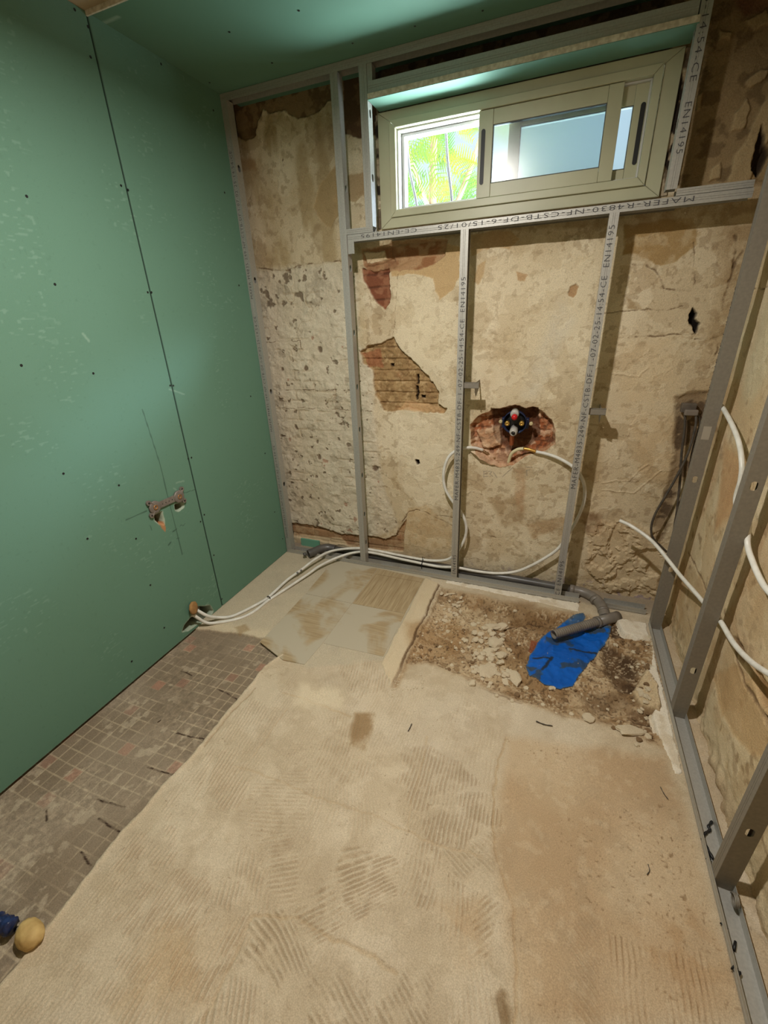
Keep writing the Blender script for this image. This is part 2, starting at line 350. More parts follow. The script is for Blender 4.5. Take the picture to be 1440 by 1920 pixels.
# comb ridges left by the notched trowel: seeds (photo point, angle from the wall direction in degrees, strength, curve)
seeds = [((462, 1362), 8, .5, 0), ((412, 1475), 4, .8, 0), ((531, 1506), -72, .45, 0), ((640, 1510), 20, .35, 8), ((625, 1419), 6, .7, 3), ((825, 1470), 2, .9, 0), ((860, 1540), 2, 1.0, 0),
         ((662, 1650), -52, 1.0, 14), ((600, 1720), -45, .9, 14), ((787, 1640), 0, .9, 3), ((905, 1625), 62, .9, 0), ((862, 1712), 10, .8, 0), ((900, 1730), -40, .7, 0), ((525, 1790), 62, 1.0, 10),
         ((400, 1765), 3, 1.0, 0), ((330, 1700), 0, 1.0, 0), ((250, 1800), 0, .8, 0), ((140, 1830), 0, .35, 0), ((300, 1600), 2, .9, 0), ((260, 1680), 0, .7, 0), ((640, 1860), 62, .9, 6), ((756, 1860), 55, .9, 6), ((1087, 1850), 50, .8, 9), ((1181, 1875), 0, .8, 0),
         ((690, 1256), 14, .8, 2), ((600, 1300), 40, .2, 0), ((480, 1650), 25, .8, 0), ((520, 1620), -60, .6, 0), ((1240, 1590), 72, .35, 0),
         ((387, 1575), 0, 0, 0), ((600, 1590), 0, 0, 0), ((1037, 1525), 0, 0, 0), ((1150, 1650), 0, 0, 0), ((750, 1570), 0, .0, 0), ((1000, 1800), 0, .0, 0), ((650, 1790), 0, .0, 0), ((740, 1800), 0, .1, 0), ((520, 1280), 0, 0, 0), ((520, 1400), 0, .1, 0),
         ((760, 1340), 0, .1, 0), ((880, 1400), 0, .25, 0), ((1000, 1420), 0, 0, 0), ((1200, 1500), 0, 0, 0), ((450, 1900), 30, .9, 6), ((200, 1900), 5, .7, 0), ((900, 1900), 20, .4, 3), ((960, 1640), 0, 0, 0), ((150, 1760), 0, .1, 0), ((350, 1480), 5, .6, 0)]
sp = [Fp(u, v) for (u, v), *_ in seeds]
k1x = X+.05*(fbm(X, Y, 9, 3, 31)-.5)*2; k1y = Y+.05*(fbm(X, Y, 9, 3, 37)-.5)*2
best = np.full(X.shape, 99.0); sec = best.copy(); ang = np.zeros(X.shape); amp = np.zeros(X.shape); cur = np.zeros(X.shape); cx = np.zeros(X.shape); cy = np.zeros(X.shape)
for s, p in zip(seeds, sp):
    d = np.hypot(k1x-p.x, k1y-p.y); m = d < best; sec = np.where(m, best, np.minimum(sec, d))
    best = np.where(m, d, best); ang = np.where(m, R(s[1]), ang); amp = np.where(m, s[2], amp); cur = np.where(m, s[3], cur); cx = np.where(m, p.x, cx); cy = np.where(m, p.y, cy)
lx = X-cx; ly = Y-cy; al = -lx*np.sin(-ang)+ly*np.cos(ang); ac = lx*np.cos(ang)+ly*np.sin(ang)
ph = (ac + cur*.22*al*al + .0045*(fbm(X, Y, 14, 3, 41)-.5)*2)/.0138
wv = (.5+.5*np.cos(2*math.pi*ph))**.7
edge = sm(0, .022, sec-best); brk = sm(.26, .46, fbm(X, Y, 10, 4, 43)); brk2 = .25+.75*sm(.3, .6, fbm(X, Y, 36, 3, 44))
rid = amp*edge*brk*brk2
zone = sm(.545, .60, X)*sm(-.80, -.86, WY) + 0*X
zone = np.maximum(zone, Fs.pm(np.array([(.72, -.77), (1.0, -.77), (1.0, -.92), (.72, -1.0)]), .015))
zone *= sm(2.21, 2.15, X)
fine = .5+.5*np.cos(2*math.pi*(X+.006*(fbm(X, Y, 12, 3, 180)-.5)*2+.003*(fbm(X, Y, 50, 2, 181)-.5))/.0115); fz_ = sm(.4, .6, fbm(X, Y*.35, 9, 4, 182))*zone*sm(1.60, 1.45, X)*(1-np.clip(rid*3, 0, 1)); Fs.h += fz_*fine*.0018; Fs.mix(fz_*sm(.4, 0, fine)*.25, (150, 130, 102))
# tidy zones
hole_pts = fp([(828, 1104), (960, 1130), (1084, 1152), (1140, 1160), (1205, 1180), (1238, 1260), (1240, 1400), (1180, 1365), (1090, 1345), (1010, 1325), (940, 1300), (860, 1262), (800, 1240), (762, 1246), (738, 1288)])
dh = sdf(WX, WY, hole_pts, .4)
lay = sm(.50, .53, fbm(X, Y, 5, 6, 140)); Fs.mix(lay*.28, (204, 191, 168)); Fs.h += lay*.0008
lay = sm(.47, .44, fbm(X, Y, 7, 6, 141)); Fs.mix(lay*.22, (166, 148, 120)); rid *= zone*sm(.0, .06, dh)
Fs.h += rid*(wv-.35)*.0085
Fs.mix(rid*sm(.42, .05, wv)*.5, (140, 119, 91)); Fs.mix(rid*sm(.6, 1, wv)*.3, (204, 190, 164))  # ridge shading put into the colour: darker valleys, paler crests
# imprint lines of the old large tiles and edges of mortar beds
for pts, wd, dp_, cc in (([(947, 1380), (930, 1450), (925, 1560), (938, 1640), (960, 1700), (966, 1800), (965, 1919)], .004, .003, (176, 152, 118)),
                     ([(530, 1300), (600, 1322), (660, 1345)], .004, .003, (182, 160, 128)), ([(440, 1438), (500, 1458), (600, 1500), (700, 1530), (790, 1570), (905, 1612)], .004, .002, (184, 164, 134)),
                     ([(475, 1716), (560, 1722), (630, 1765), (740, 1825)], .005, .003, (182, 160, 128)), ([(472, 1420), (500, 1385), (540, 1330)], .003, .002, (186, 166, 136)),
                     ([(380, 1400), (440, 1330), (480, 1290)], .003, .003, (150, 128, 98)), ([(800, 1385), (780, 1470), (765, 1560)], .003, .0015, (186, 166, 136)),
                     ([(470, 1720), (440, 1790), (400, 1880), (380, 1919)], .005, .003, (184, 164, 134)), ([(945, 1880), (950, 1919)], .012, .004, (110, 84, 52))):
    d = sline(WX, WY, fp(pts)); k = sm(wd*1.6, wd*.3, d); Fs.mix(k*.6, cc); Fs.h -= k*dp_
# right hand smooth bed: warmer and pitted
rb = Fs.pm(fp([(950, 1380), (1245, 1420), (1420, 1919), (970, 1919), (930, 1600)]), .03)
Fs.mix(rb*.55, (186, 160, 126)); Fs.mix(rb*sm(.5, .7, fbm(X, Y, 2.4, 3, 51))*.4, (160, 130, 96))
pit = sm(.84, .92, vn(X*150, Y*150, 52))*sm(.40, .6, fbm(X, Y, 5, 3, 53)); Fs.mix(rb*pit*.65, (124, 100, 72)); Fs.h -= rb*pit*.001
pit = sm(.93, .96, vn(X*140, Y*140, 55))*sm(.45, .66, fbm(X, Y, 6, 3, 56)); Fs.mix(pit*.5, (126, 106, 82)); Fs.mix(sm(.5, .7, fbm(X, Y, 18, 5, 57))*.22, (160, 142, 116)); Fs.mix(sm(.55, .75, fbm(X, Y, 40, 4, 58))*.2, (212, 198, 172))
# spots and stains
for pts, cc, a_, s_ in (([(668, 1340), (702, 1338), (700, 1368), (684, 1408), (656, 1395)], (146, 120, 86), .85, .012), ([(520, 1580), (552, 1568), (548, 1590), (510, 1612)], (168, 150, 124), .7, .01),
                        ([(830, 1700), (900, 1690), (905, 1790), (860, 1800)], (178, 146, 108), .4, .04), ([(1180, 1740), (1300, 1700), (1380, 1850), (1240, 1880)], (164, 130, 92), .5, .05), ([(300, 1730), (440, 1740), (380, 1880), (230, 1880)], (184, 158, 122), .5, .05),
                        ([(560, 1280), (640, 1290), (650, 1330), (545, 1325)], (218, 204, 176), .6, .03)):
    Fs.mix(Fs.pm(fp(pts), s_)*a_*(.35+.65*sm(.36, .56, fbm(X, Y, 16, 5, 190))), cc)
# mosaic of small tiles along the green wall
mos = np.array([(-.03, -.885), (.06, -.868), (.22, -.845), (.40, -.822), (.555, -.80), (.548, -.90), (.520, -.985), (.522, -1.2), (.527, -1.5), (.515, -1.8), (.54, -2.05), (.53, -2.65), (-.03, -2.65)])
md_ = sdf(X+(WX-X)*.8, Y+(WY-Y)*.8, mos, .2); mm = sm(.004, -.004, md_)
pit_ = .0488; gx = (X+.006)/pit_; gy = (Y+.004*np.sin(X*9))/pit_; row = np.floor(gy)
fx = np.abs(gx-np.round(gx))*pit_; fy = np.abs(gy-np.round(gy))*pit_; gj = np.minimum(fx, fy)
idh = _LAT[np.floor(gx).astype(int) & 255, row.astype(int) & 255]; id2 = _LAT[(np.floor(gx).astype(int)*7+31) & 255, (row.astype(int)*5+11) & 255]
mc = np.zeros(Fs.c.shape); mc[:] = (128, 113, 94); mc *= (.97+.06*idh)[..., None]
mc = np.where((id2 > .972)[..., None], np.array((152, 116, 96)), mc); mc = np.where(((id2 > .955) & (id2 <= .972))[..., None], np.array((138, 110, 92)), mc)
grt = sm(.0030, .0014, gj)*(.25+.75*sm(.3, .5, fbm(X, Y, 7, 3, 61)))*(.8+.2*idh)
dust = sm(.48, .72, fbm(X, Y, 2.2, 5, 62))*.55 + sm(.10, .0, X)*.4*sm(.35, .6, mid); dust += np.exp(-((X-.25)**2+(Y+2.0)**2)/.06)*sm(.3, .6, mid)*1.1; dust = np.clip(dust + sm(-1.6, -2.3, Y)*.15, 0, .8)
mc = mc*(1-grt[..., None])+np.array((168, 152, 126))*grt[..., None]; mc = mc*(1-dust[..., None]*.6)+np.array((172, 158, 138))*dust[..., None]*.6
mc *= (1+.16*(fbm(X, Y, 90, 3, 170)-.5)*2*sm(.3, .6, mid))[..., None]
spk = sm(.62, .7, fbm(X, Y, 30, 5, 171))*sm(.45, .6, fbm(X, Y, 3, 3, 172)); mc = mc*(1-.5*spk[..., None])+np.array((190, 176, 152))*.5*spk[..., None]
Fs.c = Fs.c*(1-mm[..., None])+mc*mm[..., None]; lipk = np.exp(-((md_-.012)/.008)**2)*(.4+.6*sm(.35, .6, fbm(X, Y, 20, 4, 173)))*(Y < -.9); Fs.h += lipk*.006; Fs.mix(lipk*.4, (206, 190, 162))
Fs.h = Fs.h*(1-mm)+mm*(-.011-.0006*sm(.003, .001, gj)+(fin-.5)*.0006)
# black marker strokes on the mosaic
for pts in ([(338, 1255), (358, 1263)], [(406, 1288), (425, 1297), (448, 1311)], [(331, 1370), (352, 1378), (385, 1383)], [(275, 1434), (300, 1443), (330, 1452)], [(180, 1495), (205, 1503), (232, 1510)], [(184, 1531), (205, 1545), (232, 1563)], [(148, 1594), (160, 1612), (168, 1620)], [(85, 1515), (84, 1535)], [(300, 1348), (295, 1351)]):
    d = sline(X+.4*(WX-X), Y+.4*(WY-Y), fp(pts)); Fs.mix(sm(.0042, .002, d)*(.4+.6*sm(.35, .5, vn(X*60, Y*60, 63)))*mm*.9, (58, 44, 34))
# smooth grey screed at the far left
scr = sm(.012, -.012, sdf(WX, WY, np.array([(-.1, -.87), (.2, -.84), (.57, -.80), (.62, -.93), (.72, -.93), (1.06, -.77), (1.06, .2), (-.1, .2)])))*(1-mm)
Fs.h = Fs.h*(1-scr*.8)+scr*.0045; Fs.mix(scr*.75, (176, 166, 145)); Fs.mix(scr*sm(.45, .65, fbm(X, Y, 6, 5, 160))*.4, (192, 178, 152)); Fs.mix(scr*Fs.pm(np.array([(.05, -.86), (.3, -.86), (.55, -.86), (.56, -.74), (.3, -.78), (.1, -.8)]), .03)*.6, (206, 190, 160))
Fs.mix(Fs.pm(fp([(440, 1178), (460, 1172), (470, 1182), (448, 1192)]), .01)*.6, (146, 122, 88))
# mortar kerb beside the tiles
kb = sm(.004, -.004, sdf(X+.5*(WX-X), Y+.5*(WY-Y), np.array([(1.028, -.03), (1.12, -.06), (1.128, -.905), (1.04, -.80)]))); Fs.mix(kb*.7, (206, 188, 156)); Fs.h += kb*.006
# excavated corner
dep = sm(.02, -.10, dh); 
Fs.h -= dep*.030 + sm(0, -.01, dh)*.010*sm(1.5, 1.2, X)
rough = fbm(X, Y, 16, 5, 71); Fs.h += sm(.01, -.03, dh)*(rough-.5)*.034; 
dig = sm(.03, -.03, dh)
Fs.mix(dig*.8, (178, 154, 120)); Fs.mix(dig*sm(.42, .62, fbm(X, Y, 5, 5, 72))*.8, (140, 110, 76)); Fs.mix(dig*sm(.5, .62, fbm(X, Y, 30, 3, 73))*.45, (112, 86, 58)); Fs.mix(dig*sm(.55, .7, fbm(X, Y, 24, 3, 74))*.5, (200, 180, 148))
for pts, cc, a_, s_, dz in (([(985, 1140), (1060, 1150), (1090, 1180), (1040, 1200), (990, 1230), (960, 1215), (930, 1170)], (128, 98, 66), .75, .02, -.012),
                        ([(990, 1205), (1005, 1190), (1030, 1195), (985, 1290), (950, 1275), (950, 1230)], (146, 118, 82), .7, .015, -.010),
                        ([(905, 1125), (1000, 1128), (1045, 1155), (1040, 1170), (960, 1160), (915, 1150)], (122, 94, 62), .6, .02, -.016),
                        ([(1130, 1195), (1195, 1230), (1200, 1290), (1165, 1290), (1140, 1250)], (70, 52, 36), .85, .02, -.02),
                        ([(1080, 1290), (1160, 1290), (1200, 1310), (1120, 1330)], (104, 82, 58), .6, .025, -.006),
                        ([(760, 1170), (850, 1150), (880, 1180), (840, 1230), (770, 1225)], (152, 118, 78), .55, .03, 0),
                        ([(1145, 1150), (1160, 1152), (1190, 1190), (1150, 1190)], (66, 50, 36), .8, .01, -.02),
                        ([(1175, 1320), (1235, 1330), (1240, 1372), (1190, 1362)], (90, 66, 44), .6, .015, -.012)):
    k = Fs.pm(fp(pts), s_); Fs.mix(k*a_*(.6+.4*sm(.3, .6, rough)), cc); Fs.h += k*dz
grit = sm(.62, .70, vn(X*140, Y*140, 191)); Fs.h += dig*grit*.004; Fs.mix(dig*grit*sm(.4, .6, fbm(X, Y, 9, 3, 192))*.6, (206, 188, 158)); grit = sm(.74, .80, vn(X*110, Y*110, 193)); Fs.mix(dig*grit*.5, (78, 60, 42)); Fs.h -= dig*grit*.003
# brick fragment seen in the ground and smooth plaster lumps at the right
Fs.mix(Fs.pm(fp([(995, 1188), (1012, 1192), (1006, 1212), (990, 1206)]), .003)*.9, (140, 82, 56))
sp_ = Fs.pm(fp([(1185, 1290), (1215, 1255), (1235, 1290), (1238, 1335), (1200, 1318)]), .006); Fs.mix(sp_*.8, (206, 186, 152)); Fs.h += sp_*.02
# crumbling step along the kerb and the white broken plaster under the back rail
d = sline(WX, WY, np.array([(1.127, -.07), (1.13, -.45), (1.13, -.9)])); k = sm(.006, .002, d)*sm(-.86, -.6, Y+.3*(mid-.3)); Fs.mix(k*.75, (92, 68, 44)); Fs.h -= k*.010
for pts in ([(640, 1150), (600, 1140)], [(840, 1270), (900, 1290), (980, 1320)], [(1005, 1350), (1035, 1360)], [(1190, 1340), (1215, 1350), (1235, 1345)], [(1160, 1345), (1200, 1358)], [(990, 1155), (1040, 1160), (1048, 1185)], [(910, 1165), (940, 1180), (960, 1165), (990, 1165)]):
    dd = sline(WX, WY, fp(pts)); k = sm(.006, .002, dd)*sm(.03, -.01, dh); Fs.mix(k*.7, (70, 52, 36)); Fs.h -= k*.006
# cavity floor behind the back rail, darker and uneven
cav = sm(-.02, .05, Y); Fs.mix(cav*.75, (140, 126, 108)); Fs.h += cav*(rough-.5)*.01
rt = sm(2.285, 2.30, X)*sm(.3, .6, rough); Fs.mix(rt*.6, (176, 156, 126)); Fs.h += sm(2.285, 2.33, X)*(.004+.02*(rough-.4))
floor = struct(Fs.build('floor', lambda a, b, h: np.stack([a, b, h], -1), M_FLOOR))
Fh, Fa0, Fb0, Fr = Fs.h, -.02, -2.62, None
def floorz(x, y):
    i = int((x+.02)/(2.38)*(Fs.na-1)); j = int((y+2.62)/(2.79)*(Fs.nb-1))
    return float(Fs.h[min(max(i, 0), Fs.na-1), min(max(j, 0), Fs.nb-1)])

# ================================================================== BACK WALL
Bs = Surf(-.04, 2.37, -.06, 2.54, .0031, (204, 189, 160), warp=.012, wf=11)
X, Z = Bs.a, Bs.b; WX, WZ = Bs.wa, Bs.wb
def bp(pts): return poly(pts, 1, YW)
n1 = fbm(X, Z, 2.2, 5, 1); n2 = fbm(X, Z, 7, 5, 2); n3 = fbm(X, Z, 25, 4, 3); n4 = fbm(X, Z, 60, 3, 4)
Bs.mix(sm(.45, .7, n1)*.4, (192, 172, 138)); Bs.mix(sm(.5, .75, n2)*.45, (224, 212, 186)); Bs.mix(sm(.58, .78, fbm(X, Z*.5, 5, 5, 6))*.5, (176, 152, 114))
Bs.h += (n1-.5)*.012+(n2-.5)*.005+(n3-.5)*.0015
lay = sm(.50, .515, fbm(X, Z, 4.5, 6, 130)); Bs.mix(lay*.32, (222, 210, 184)); Bs.h += lay*.0016
lay = sm(.47, .455, fbm(X, Z, 6, 6, 131)); Bs.mix(lay*.30, (176, 155, 122)); Bs.h -= lay*.0014
lay = sm(.60, .61, fbm(X*.8, Z, 9, 6, 132)); Bs.mix(lay*.35, (160, 136, 102)); Bs.h -= lay*.001
lay = sm(.63, .66, fbm(X, Z, 40, 4, 133)); Bs.mix(lay*.3, (128, 106, 78))
def bricks(x, z, cw=.27, ch=.0605, j=.011):
    r = np.floor(z/ch); xx = x/cw+.5*(r % 2); fz = np.abs(z/ch-np.round(z/ch))*ch; fx_ = np.abs(xx-np.round(xx))*cw
    return np.minimum(fz, fx_), _LAT[np.floor(xx).astype(int) & 255, r.astype(int) & 255]
jd, bid = bricks(X, Z-.012+.004*np.sin(X*5)); joint = sm(.0075, .004, jd+.004*(n4-.5)); jh = sm(.0065, .0035, np.abs((Z-.012+.006*(n2-.5))/.0605-np.round((Z-.012+.006*(n2-.5))/.0605))*.0605+.004*(n4-.5))
# brown upper render
def P(pts, cc, a=1, soft=.004, dz=0, speck=None):
    k = Bs.pm(bp(pts), soft); Bs.mix(k*a, cc); Bs.h += k*dz
    if speck: Bs.mix(k*speck[0]*sm(speck[2], speck[2]+.14, n3), speck[1])
    return k
P([(420, 150), (640, 80), (640, 185), (617, 190), (590, 215), (560, 220), (530, 207), (505, 214), (492, 204), (482, 235), (480, 256), (462, 266), (440, 255), (425, 250)], (134, 112, 80), .95, dz=-.006, speck=(.7, (96, 76, 52), .45))
P([(640, 80), (710, 60), (705, 255), (680, 262), (648, 250)], (112, 86, 60), .95, dz=-.006, speck=(.7, (84, 62, 44), .45))
P([(629, 312), (603, 345), (588, 390), (604, 415), (620, 428), (634, 402)], (166, 140, 100), .9, dz=-.004)
P([(645, 330), (690, 320), (690, 360), (664, 380), (645, 375)], (160, 134, 98), .8)
k = sm(2.33, 2.36, WZ)*sm(.74, .76, X); Bs.mix(k*.9, (92, 76, 58)); Bs.mix(k*sm(.5, .6, n3)*.6, (60, 48, 38))
k = P([(1255, -200), (1520, -200), (1470, 345), (1262, 352)], (142, 120, 86), .95, .01, dz=-.004, speck=(.5, (92, 74, 50), .5)); Bs.h += k*(n2-.5)*.02
for q in ([(1366, 250), (1378, 215), (1402, 190), (1412, 205), (1395, 240)], [(1362, 345), (1378, 290), (1400, 262), (1445, 175), (1450, 250), (1420, 300), (1400, 345)], [(1330, 340), (1335, 318), (1352, 302), (1350, 338)], [(1350, 50), (1375, 60), (1370, 75), (1350, 72)], [(1400, 40), (1440, 20), (1445, 45), (1415, 60)], [(1398, 160), (1420, 135), (1440, 130), (1435, 150), (1410, 170)], [(1308, 180), (1318, 170), (1316, 205), (1305, 208)]):
    P(q, (172, 150, 112), .85, .003, dz=.008)
P([(1430, 235), (1444, 290), (1420, 332), (1408, 318), (1416, 285)], (42, 32, 24), .9, .004, dz=-.03)
P([(1380, 0), (1440, -40), (1450, 20), (1400, 30)], (110, 72, 52), .6, .01)
# left bay: vertical drips and cloudy stains
k = Bs.pm(bp([(440, 230), (640, 190), (640, 492), (478, 500)]), .01); Bs.mix(k*sm(.5, .72, fbm(X*2.2, Z*.8, 4, 4, 81))*.7, (160, 138, 100)); Bs.mix(k*sm(.60, .75, fbm(X, Z, 6, 5, 82))*.6, (132, 110, 78))
P([(452, 298), (478, 300), (480, 320), (455, 325)], (150, 118, 80), .6, .012)
# rough, pitted white area with ghost bricks
ro = Bs.pm(bp([(480, 508), (560, 498), (640, 494), (668, 520), (672, 640), (700, 700), (702, 780), (715, 900), (745, 985), (700, 1010), (640, 1000), (545, 985), (490, 700)]), .02)
Bs.mix(ro*.6, (206, 198, 180)); jr = joint*sm(.45, .6, n2)*sm(.35, .55, fbm(X, Z, 18, 3, 86)); Bs.h += ro*((n3-.5)*.010+(n2-.5)*.008-jr*.003); Bs.mix(ro*jr*.3, (162, 142, 112))
pt = sm(.69, .75, fbm(X, Z, 30, 5, 83)+.10*(fbm(X, Z, 5, 3, 87)-.5)*2); Bs.mix(ro*pt*.8, (112, 98, 80)); Bs.h -= ro*pt*.006
pt = sm(.62, .72, fbm(X, Z, 14, 6, 84)); Bs.mix(ro*pt*.45, (150, 138, 118)); Bs.h -= ro*pt*.003
pt = sm(.82, .86, fbm(X, Z, 16, 3, 85)); Bs.mix(ro*pt*.7, (160, 120, 98))
# smooth cream panels of filler in the middle bay
Bs.mix(Bs.pm(bp([(745, 780), (845, 770), (850, 930), (835, 950), (790, 960), (745, 900)]), .01)*.5, (226, 214, 188))
Bs.mix(Bs.pm(bp([(735, 520), (850, 520), (850, 760), (820, 690), (770, 660), (740, 630)]), .02)*.5, (222, 208, 178))
Bs.mix(Bs.pm(bp([(880, 480), (1120, 470), (1090, 760), (1000, 750), (890, 760)]), .03)*.35, (218, 204, 174))
# tan base coat and bricks showing
P([(728, 508), (840, 455), (862, 462), (862, 520), (848, 545), (828, 562), (815, 545), (812, 522), (775, 512), (735, 516)], (190, 160, 116), .9, .004, dz=-.003)
P([(880, 440), (960, 432), (975, 448), (955, 470), (930, 462), (905, 468), (885, 480)], (180, 152, 112), .8, .004)
P([(895, 498), (912, 486), (905, 520), (897, 535), (888, 528)], (180, 150, 108), .7, .004); P([(968, 512), (992, 516), (985, 530), (972, 528)], (168, 132, 92), .7, .004)
P([(1068, 540), (1080, 533), (1088, 540), (1076, 560), (1066, 556)], (160, 124, 86), .8, .003, dz=-.006)
for q in ([(680, 466), (735, 460), (738, 492), (700, 512), (682, 500)], [(735, 456), (838, 446), (834, 478), (812, 497), (786, 503), (742, 506), (700, 520), (684, 500), (733, 488)]):
    k = Bs.pm(bp(q), .004); Bs.mix(k*.95, (142, 98, 66)); Bs.mix(k*sm(.4, .6, n3)*.7, (182, 152, 116)); Bs.mix(k*sm(.5, .7, n2)*.6, (120, 78, 52)); Bs.mix(k*jh*.6, (172, 140, 106)); Bs.h -= k*(.008+jh*.002)+k*(n3-.5)*.006
P([(682, 472), (722, 470), (726, 486), (690, 494)], (212, 192, 158), .9, .003, dz=.006)
k = Bs.pm(bp([(678, 504), (700, 508), (727, 503), (731, 545), (730, 566), (721, 579), (706, 570), (692, 548), (683, 528)]), .003)
Bs.mix(k, (126, 78, 56)); Bs.mix(k*jh*.6, (84, 54, 40)); Bs.mix(k*sm(.5, .65, n3)*.5, (170, 124, 94)); Bs.h -= k*(.014+jh*.004)+k*(n3-.5)*.006
k = Bs.pm(bp([(676, 660), (690, 648), (715, 645), (738, 632), (750, 655), (775, 680), (800, 702), (820, 735), (822, 757), (838, 766), (834, 776), (800, 774), (765, 765), (740, 771), (722, 769), (704, 740), (697, 692), (680, 680)]), .003)
Bs.mix(k, (150, 122, 84)); Bs.mix(k*sm(.5, .7, n2)*.5, (150, 104, 72)); Bs.mix(k*sm(.45, .65, n3)*.6, (176, 148, 106)); Bs.mix(k*jh*.5*sm(.42, .6, fbm(X, Z, 22, 4, 200)), (104, 80, 52)); Bs.mix(k*sm(.60, .7, fbm(X, Z, 55, 3, 201))*.5, (112, 84, 54)); Bs.mix(k*sm(.62, .7, fbm(X, Z, 48, 3, 202))*.4, (204, 178, 138)); Bs.h -= k*(.018+jh*.006)+k*(n3-.5)*.016+k*(n4-.5)*.006
Bs.mix(Bs.pm(bp([(676, 662), (712, 655), (716, 688), (690, 688)]), .004)*.7, (152, 96, 66)); Bs.mix(Bs.pm(bp([(760, 752), (836, 766), (832, 775), (745, 768)]), .004)*.8, (196, 160, 118))
for q in ([(779, 705), (783, 705), (784, 722), (780, 722)], [(779, 726), (783, 726), (783, 750), (779, 752)], [(789, 742), (797, 742), (796, 747), (789, 747)], [(731, 682), (738, 683), (737, 687), (730, 686)], [(700, 770), (712, 690), (714, 690), (704, 772)]):
    P(q, (40, 28, 18), .95 if q[0][0] != 700 else 0, .002, dz=-.02 if q[0][0] != 700 else 0)
# rim: plaster broken edge, paler thickness
# mixer hole
hq = [(883, 796), (893, 783), (908, 774), (925, 768), (945, 764), (965, 758), (985, 765), (1000, 762), (1018, 771), (1035, 786), (1042, 808), (1040, 832), (1020, 846), (995, 850), (978, 860), (962, 872), (940, 877), (915, 866), (897, 852), (885, 832)]
hd = sdf(X+(WX-X)*.8, Z+(WZ-Z)*.8, bp(hq)); k = sm(.003, -.003, hd); kd = sm(.002, -.016, hd)
Bs.mix(k, (168, 112, 78)); Bs.mix(k*sm(.45, .6, n3)*.7, (150, 84, 50)); Bs.mix(k*sm(.55, .68, n2)*.8, (204, 168, 136)); Bs.mix(k*jh*.6, (90, 56, 36)); hb = fbm(X, Z, 34, 4, 203); Bs.mix(k*sm(.55, .62, hb)*.7, (212, 182, 154)); Bs.mix(k*sm(.42, .36, hb)*.7, (96, 60, 42)); Bs.h += k*(hb-.5)*.022
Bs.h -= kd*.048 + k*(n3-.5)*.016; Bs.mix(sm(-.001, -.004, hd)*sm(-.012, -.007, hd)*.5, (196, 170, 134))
q = Bs.pm(bp([(920, 768), (1010, 766), (1012, 820), (985, 845), (950, 850), (925, 820)]), .006); Bs.h -= q*.022; Bs.mix(q*.7, (78, 52, 38))  # deep middle set further back, its shade painted in dark brown
q = Bs.pm(bp([(885, 845), (950, 850), (960, 870), (940, 876), (900, 860)]), .01); Bs.h += q*.03; Bs.mix(q*.6, (192, 158, 130))
q = Bs.pm(bp([(893, 808), (935, 800), (938, 838), (905, 842)]), .006); Bs.h += q*.022; Bs.mix(q*.6, (206, 176, 142))
# exposed brick strip low on the left
k = Bs.pm(bp([(540, 980), (575, 984), (610, 992), (645, 1001), (690, 1006), (722, 1012), (742, 1002), (752, 985), (760, 975), (756, 1035), (700, 1030), (545, 1005)]), .003)
Bs.mix(k, (160, 126, 92)); Bs.mix(k*sm(.45, .6, n2)*.5, (138, 96, 68)); Bs.mix(k*jh*.5, (120, 92, 66)); Bs.mix(k*sm(.5, .65, n3)*.5, (190, 166, 132)); Bs.h -= k*(.014+joint*.003)+k*(n3-.5)*.006
P([(545, 1004), (640, 1010), (650, 1022), (545, 1022)], (200, 180, 146), .8, .006, dz=.006)
# lower band: stained and cracked
for q, cc, a_, s_ in (([(765, 955), (800, 948), (830, 975), (848, 985), (840, 1060), (750, 1050), (752, 1000)], (192, 164, 124), .6, .012), ([(920, 935), (965, 930), (985, 950), (975, 985), (940, 985)], (150, 124, 90), .6, .022), ([(965, 880), (985, 880), (980, 960), (968, 960)], (176, 140, 104), .6, .012),
                      ([(1090, 960), (1130, 965), (1135, 1000), (1100, 1000)], (120, 92, 64), .7, .014), ([(985, 985), (1090, 960), (1100, 972), (1000, 1010)], (162, 132, 96), .6, .016), ([(1170, 420), (1300, 410), (1306, 460), (1288, 478), (1262, 495), (1235, 500), (1212, 486), (1190, 474), (1172, 478)], (158, 130, 86), .9, .004),
                      ([(660, 455), (1440, 340), (1440, 392), (1180, 425), (900, 432), (672, 478)], (150, 126, 92), .6, .01), ([(1320, 400), (1440, 380), (1400, 560), (1350, 650), (1320, 640), (1360, 500)], (142, 118, 84), .55, .03), ([(1175, 560), (1200, 570), (1206, 582), (1180, 580)], (150, 126, 90), .7, .004),
                      ([(975, 745), (1050, 560), (1080, 600), (1010, 740)], (204, 196, 178), .5, .03), ([(1150, 640), (1270, 620), (1280, 760), (1170, 770)], (206, 184, 148), .5, .04), ([(1180, 780), (1260, 770), (1290, 900), (1200, 900)], (196, 168, 128), .5, .04)):
    k = Bs.pm(bp(q), s_); Bs.mix(k*a_*(.55+.45*sm(.35, .6, n3)), cc)
P([(1270, 745), (1330, 735), (1325, 790), (1300, 860), (1262, 960), (1240, 1020), (1222, 1010), (1238, 960), (1262, 880), (1268, 800)], (120, 98, 72), .6, .016, dz=-.012, speck=(.6, (60, 46, 34), .45))
fl = Bs.pm(bp([(1105, 1000), (1130, 975), (1180, 980), (1245, 1000), (1235, 1130), (1150, 1120), (1095, 1085)]), .02); fz = fbm(X, Z, 14, 4, 91); Bs.h += fl*(sm(.44, .50, fz)*.010+sm(.56, .60, fz)*.008); Bs.mix(fl*.5, (190, 166, 130))
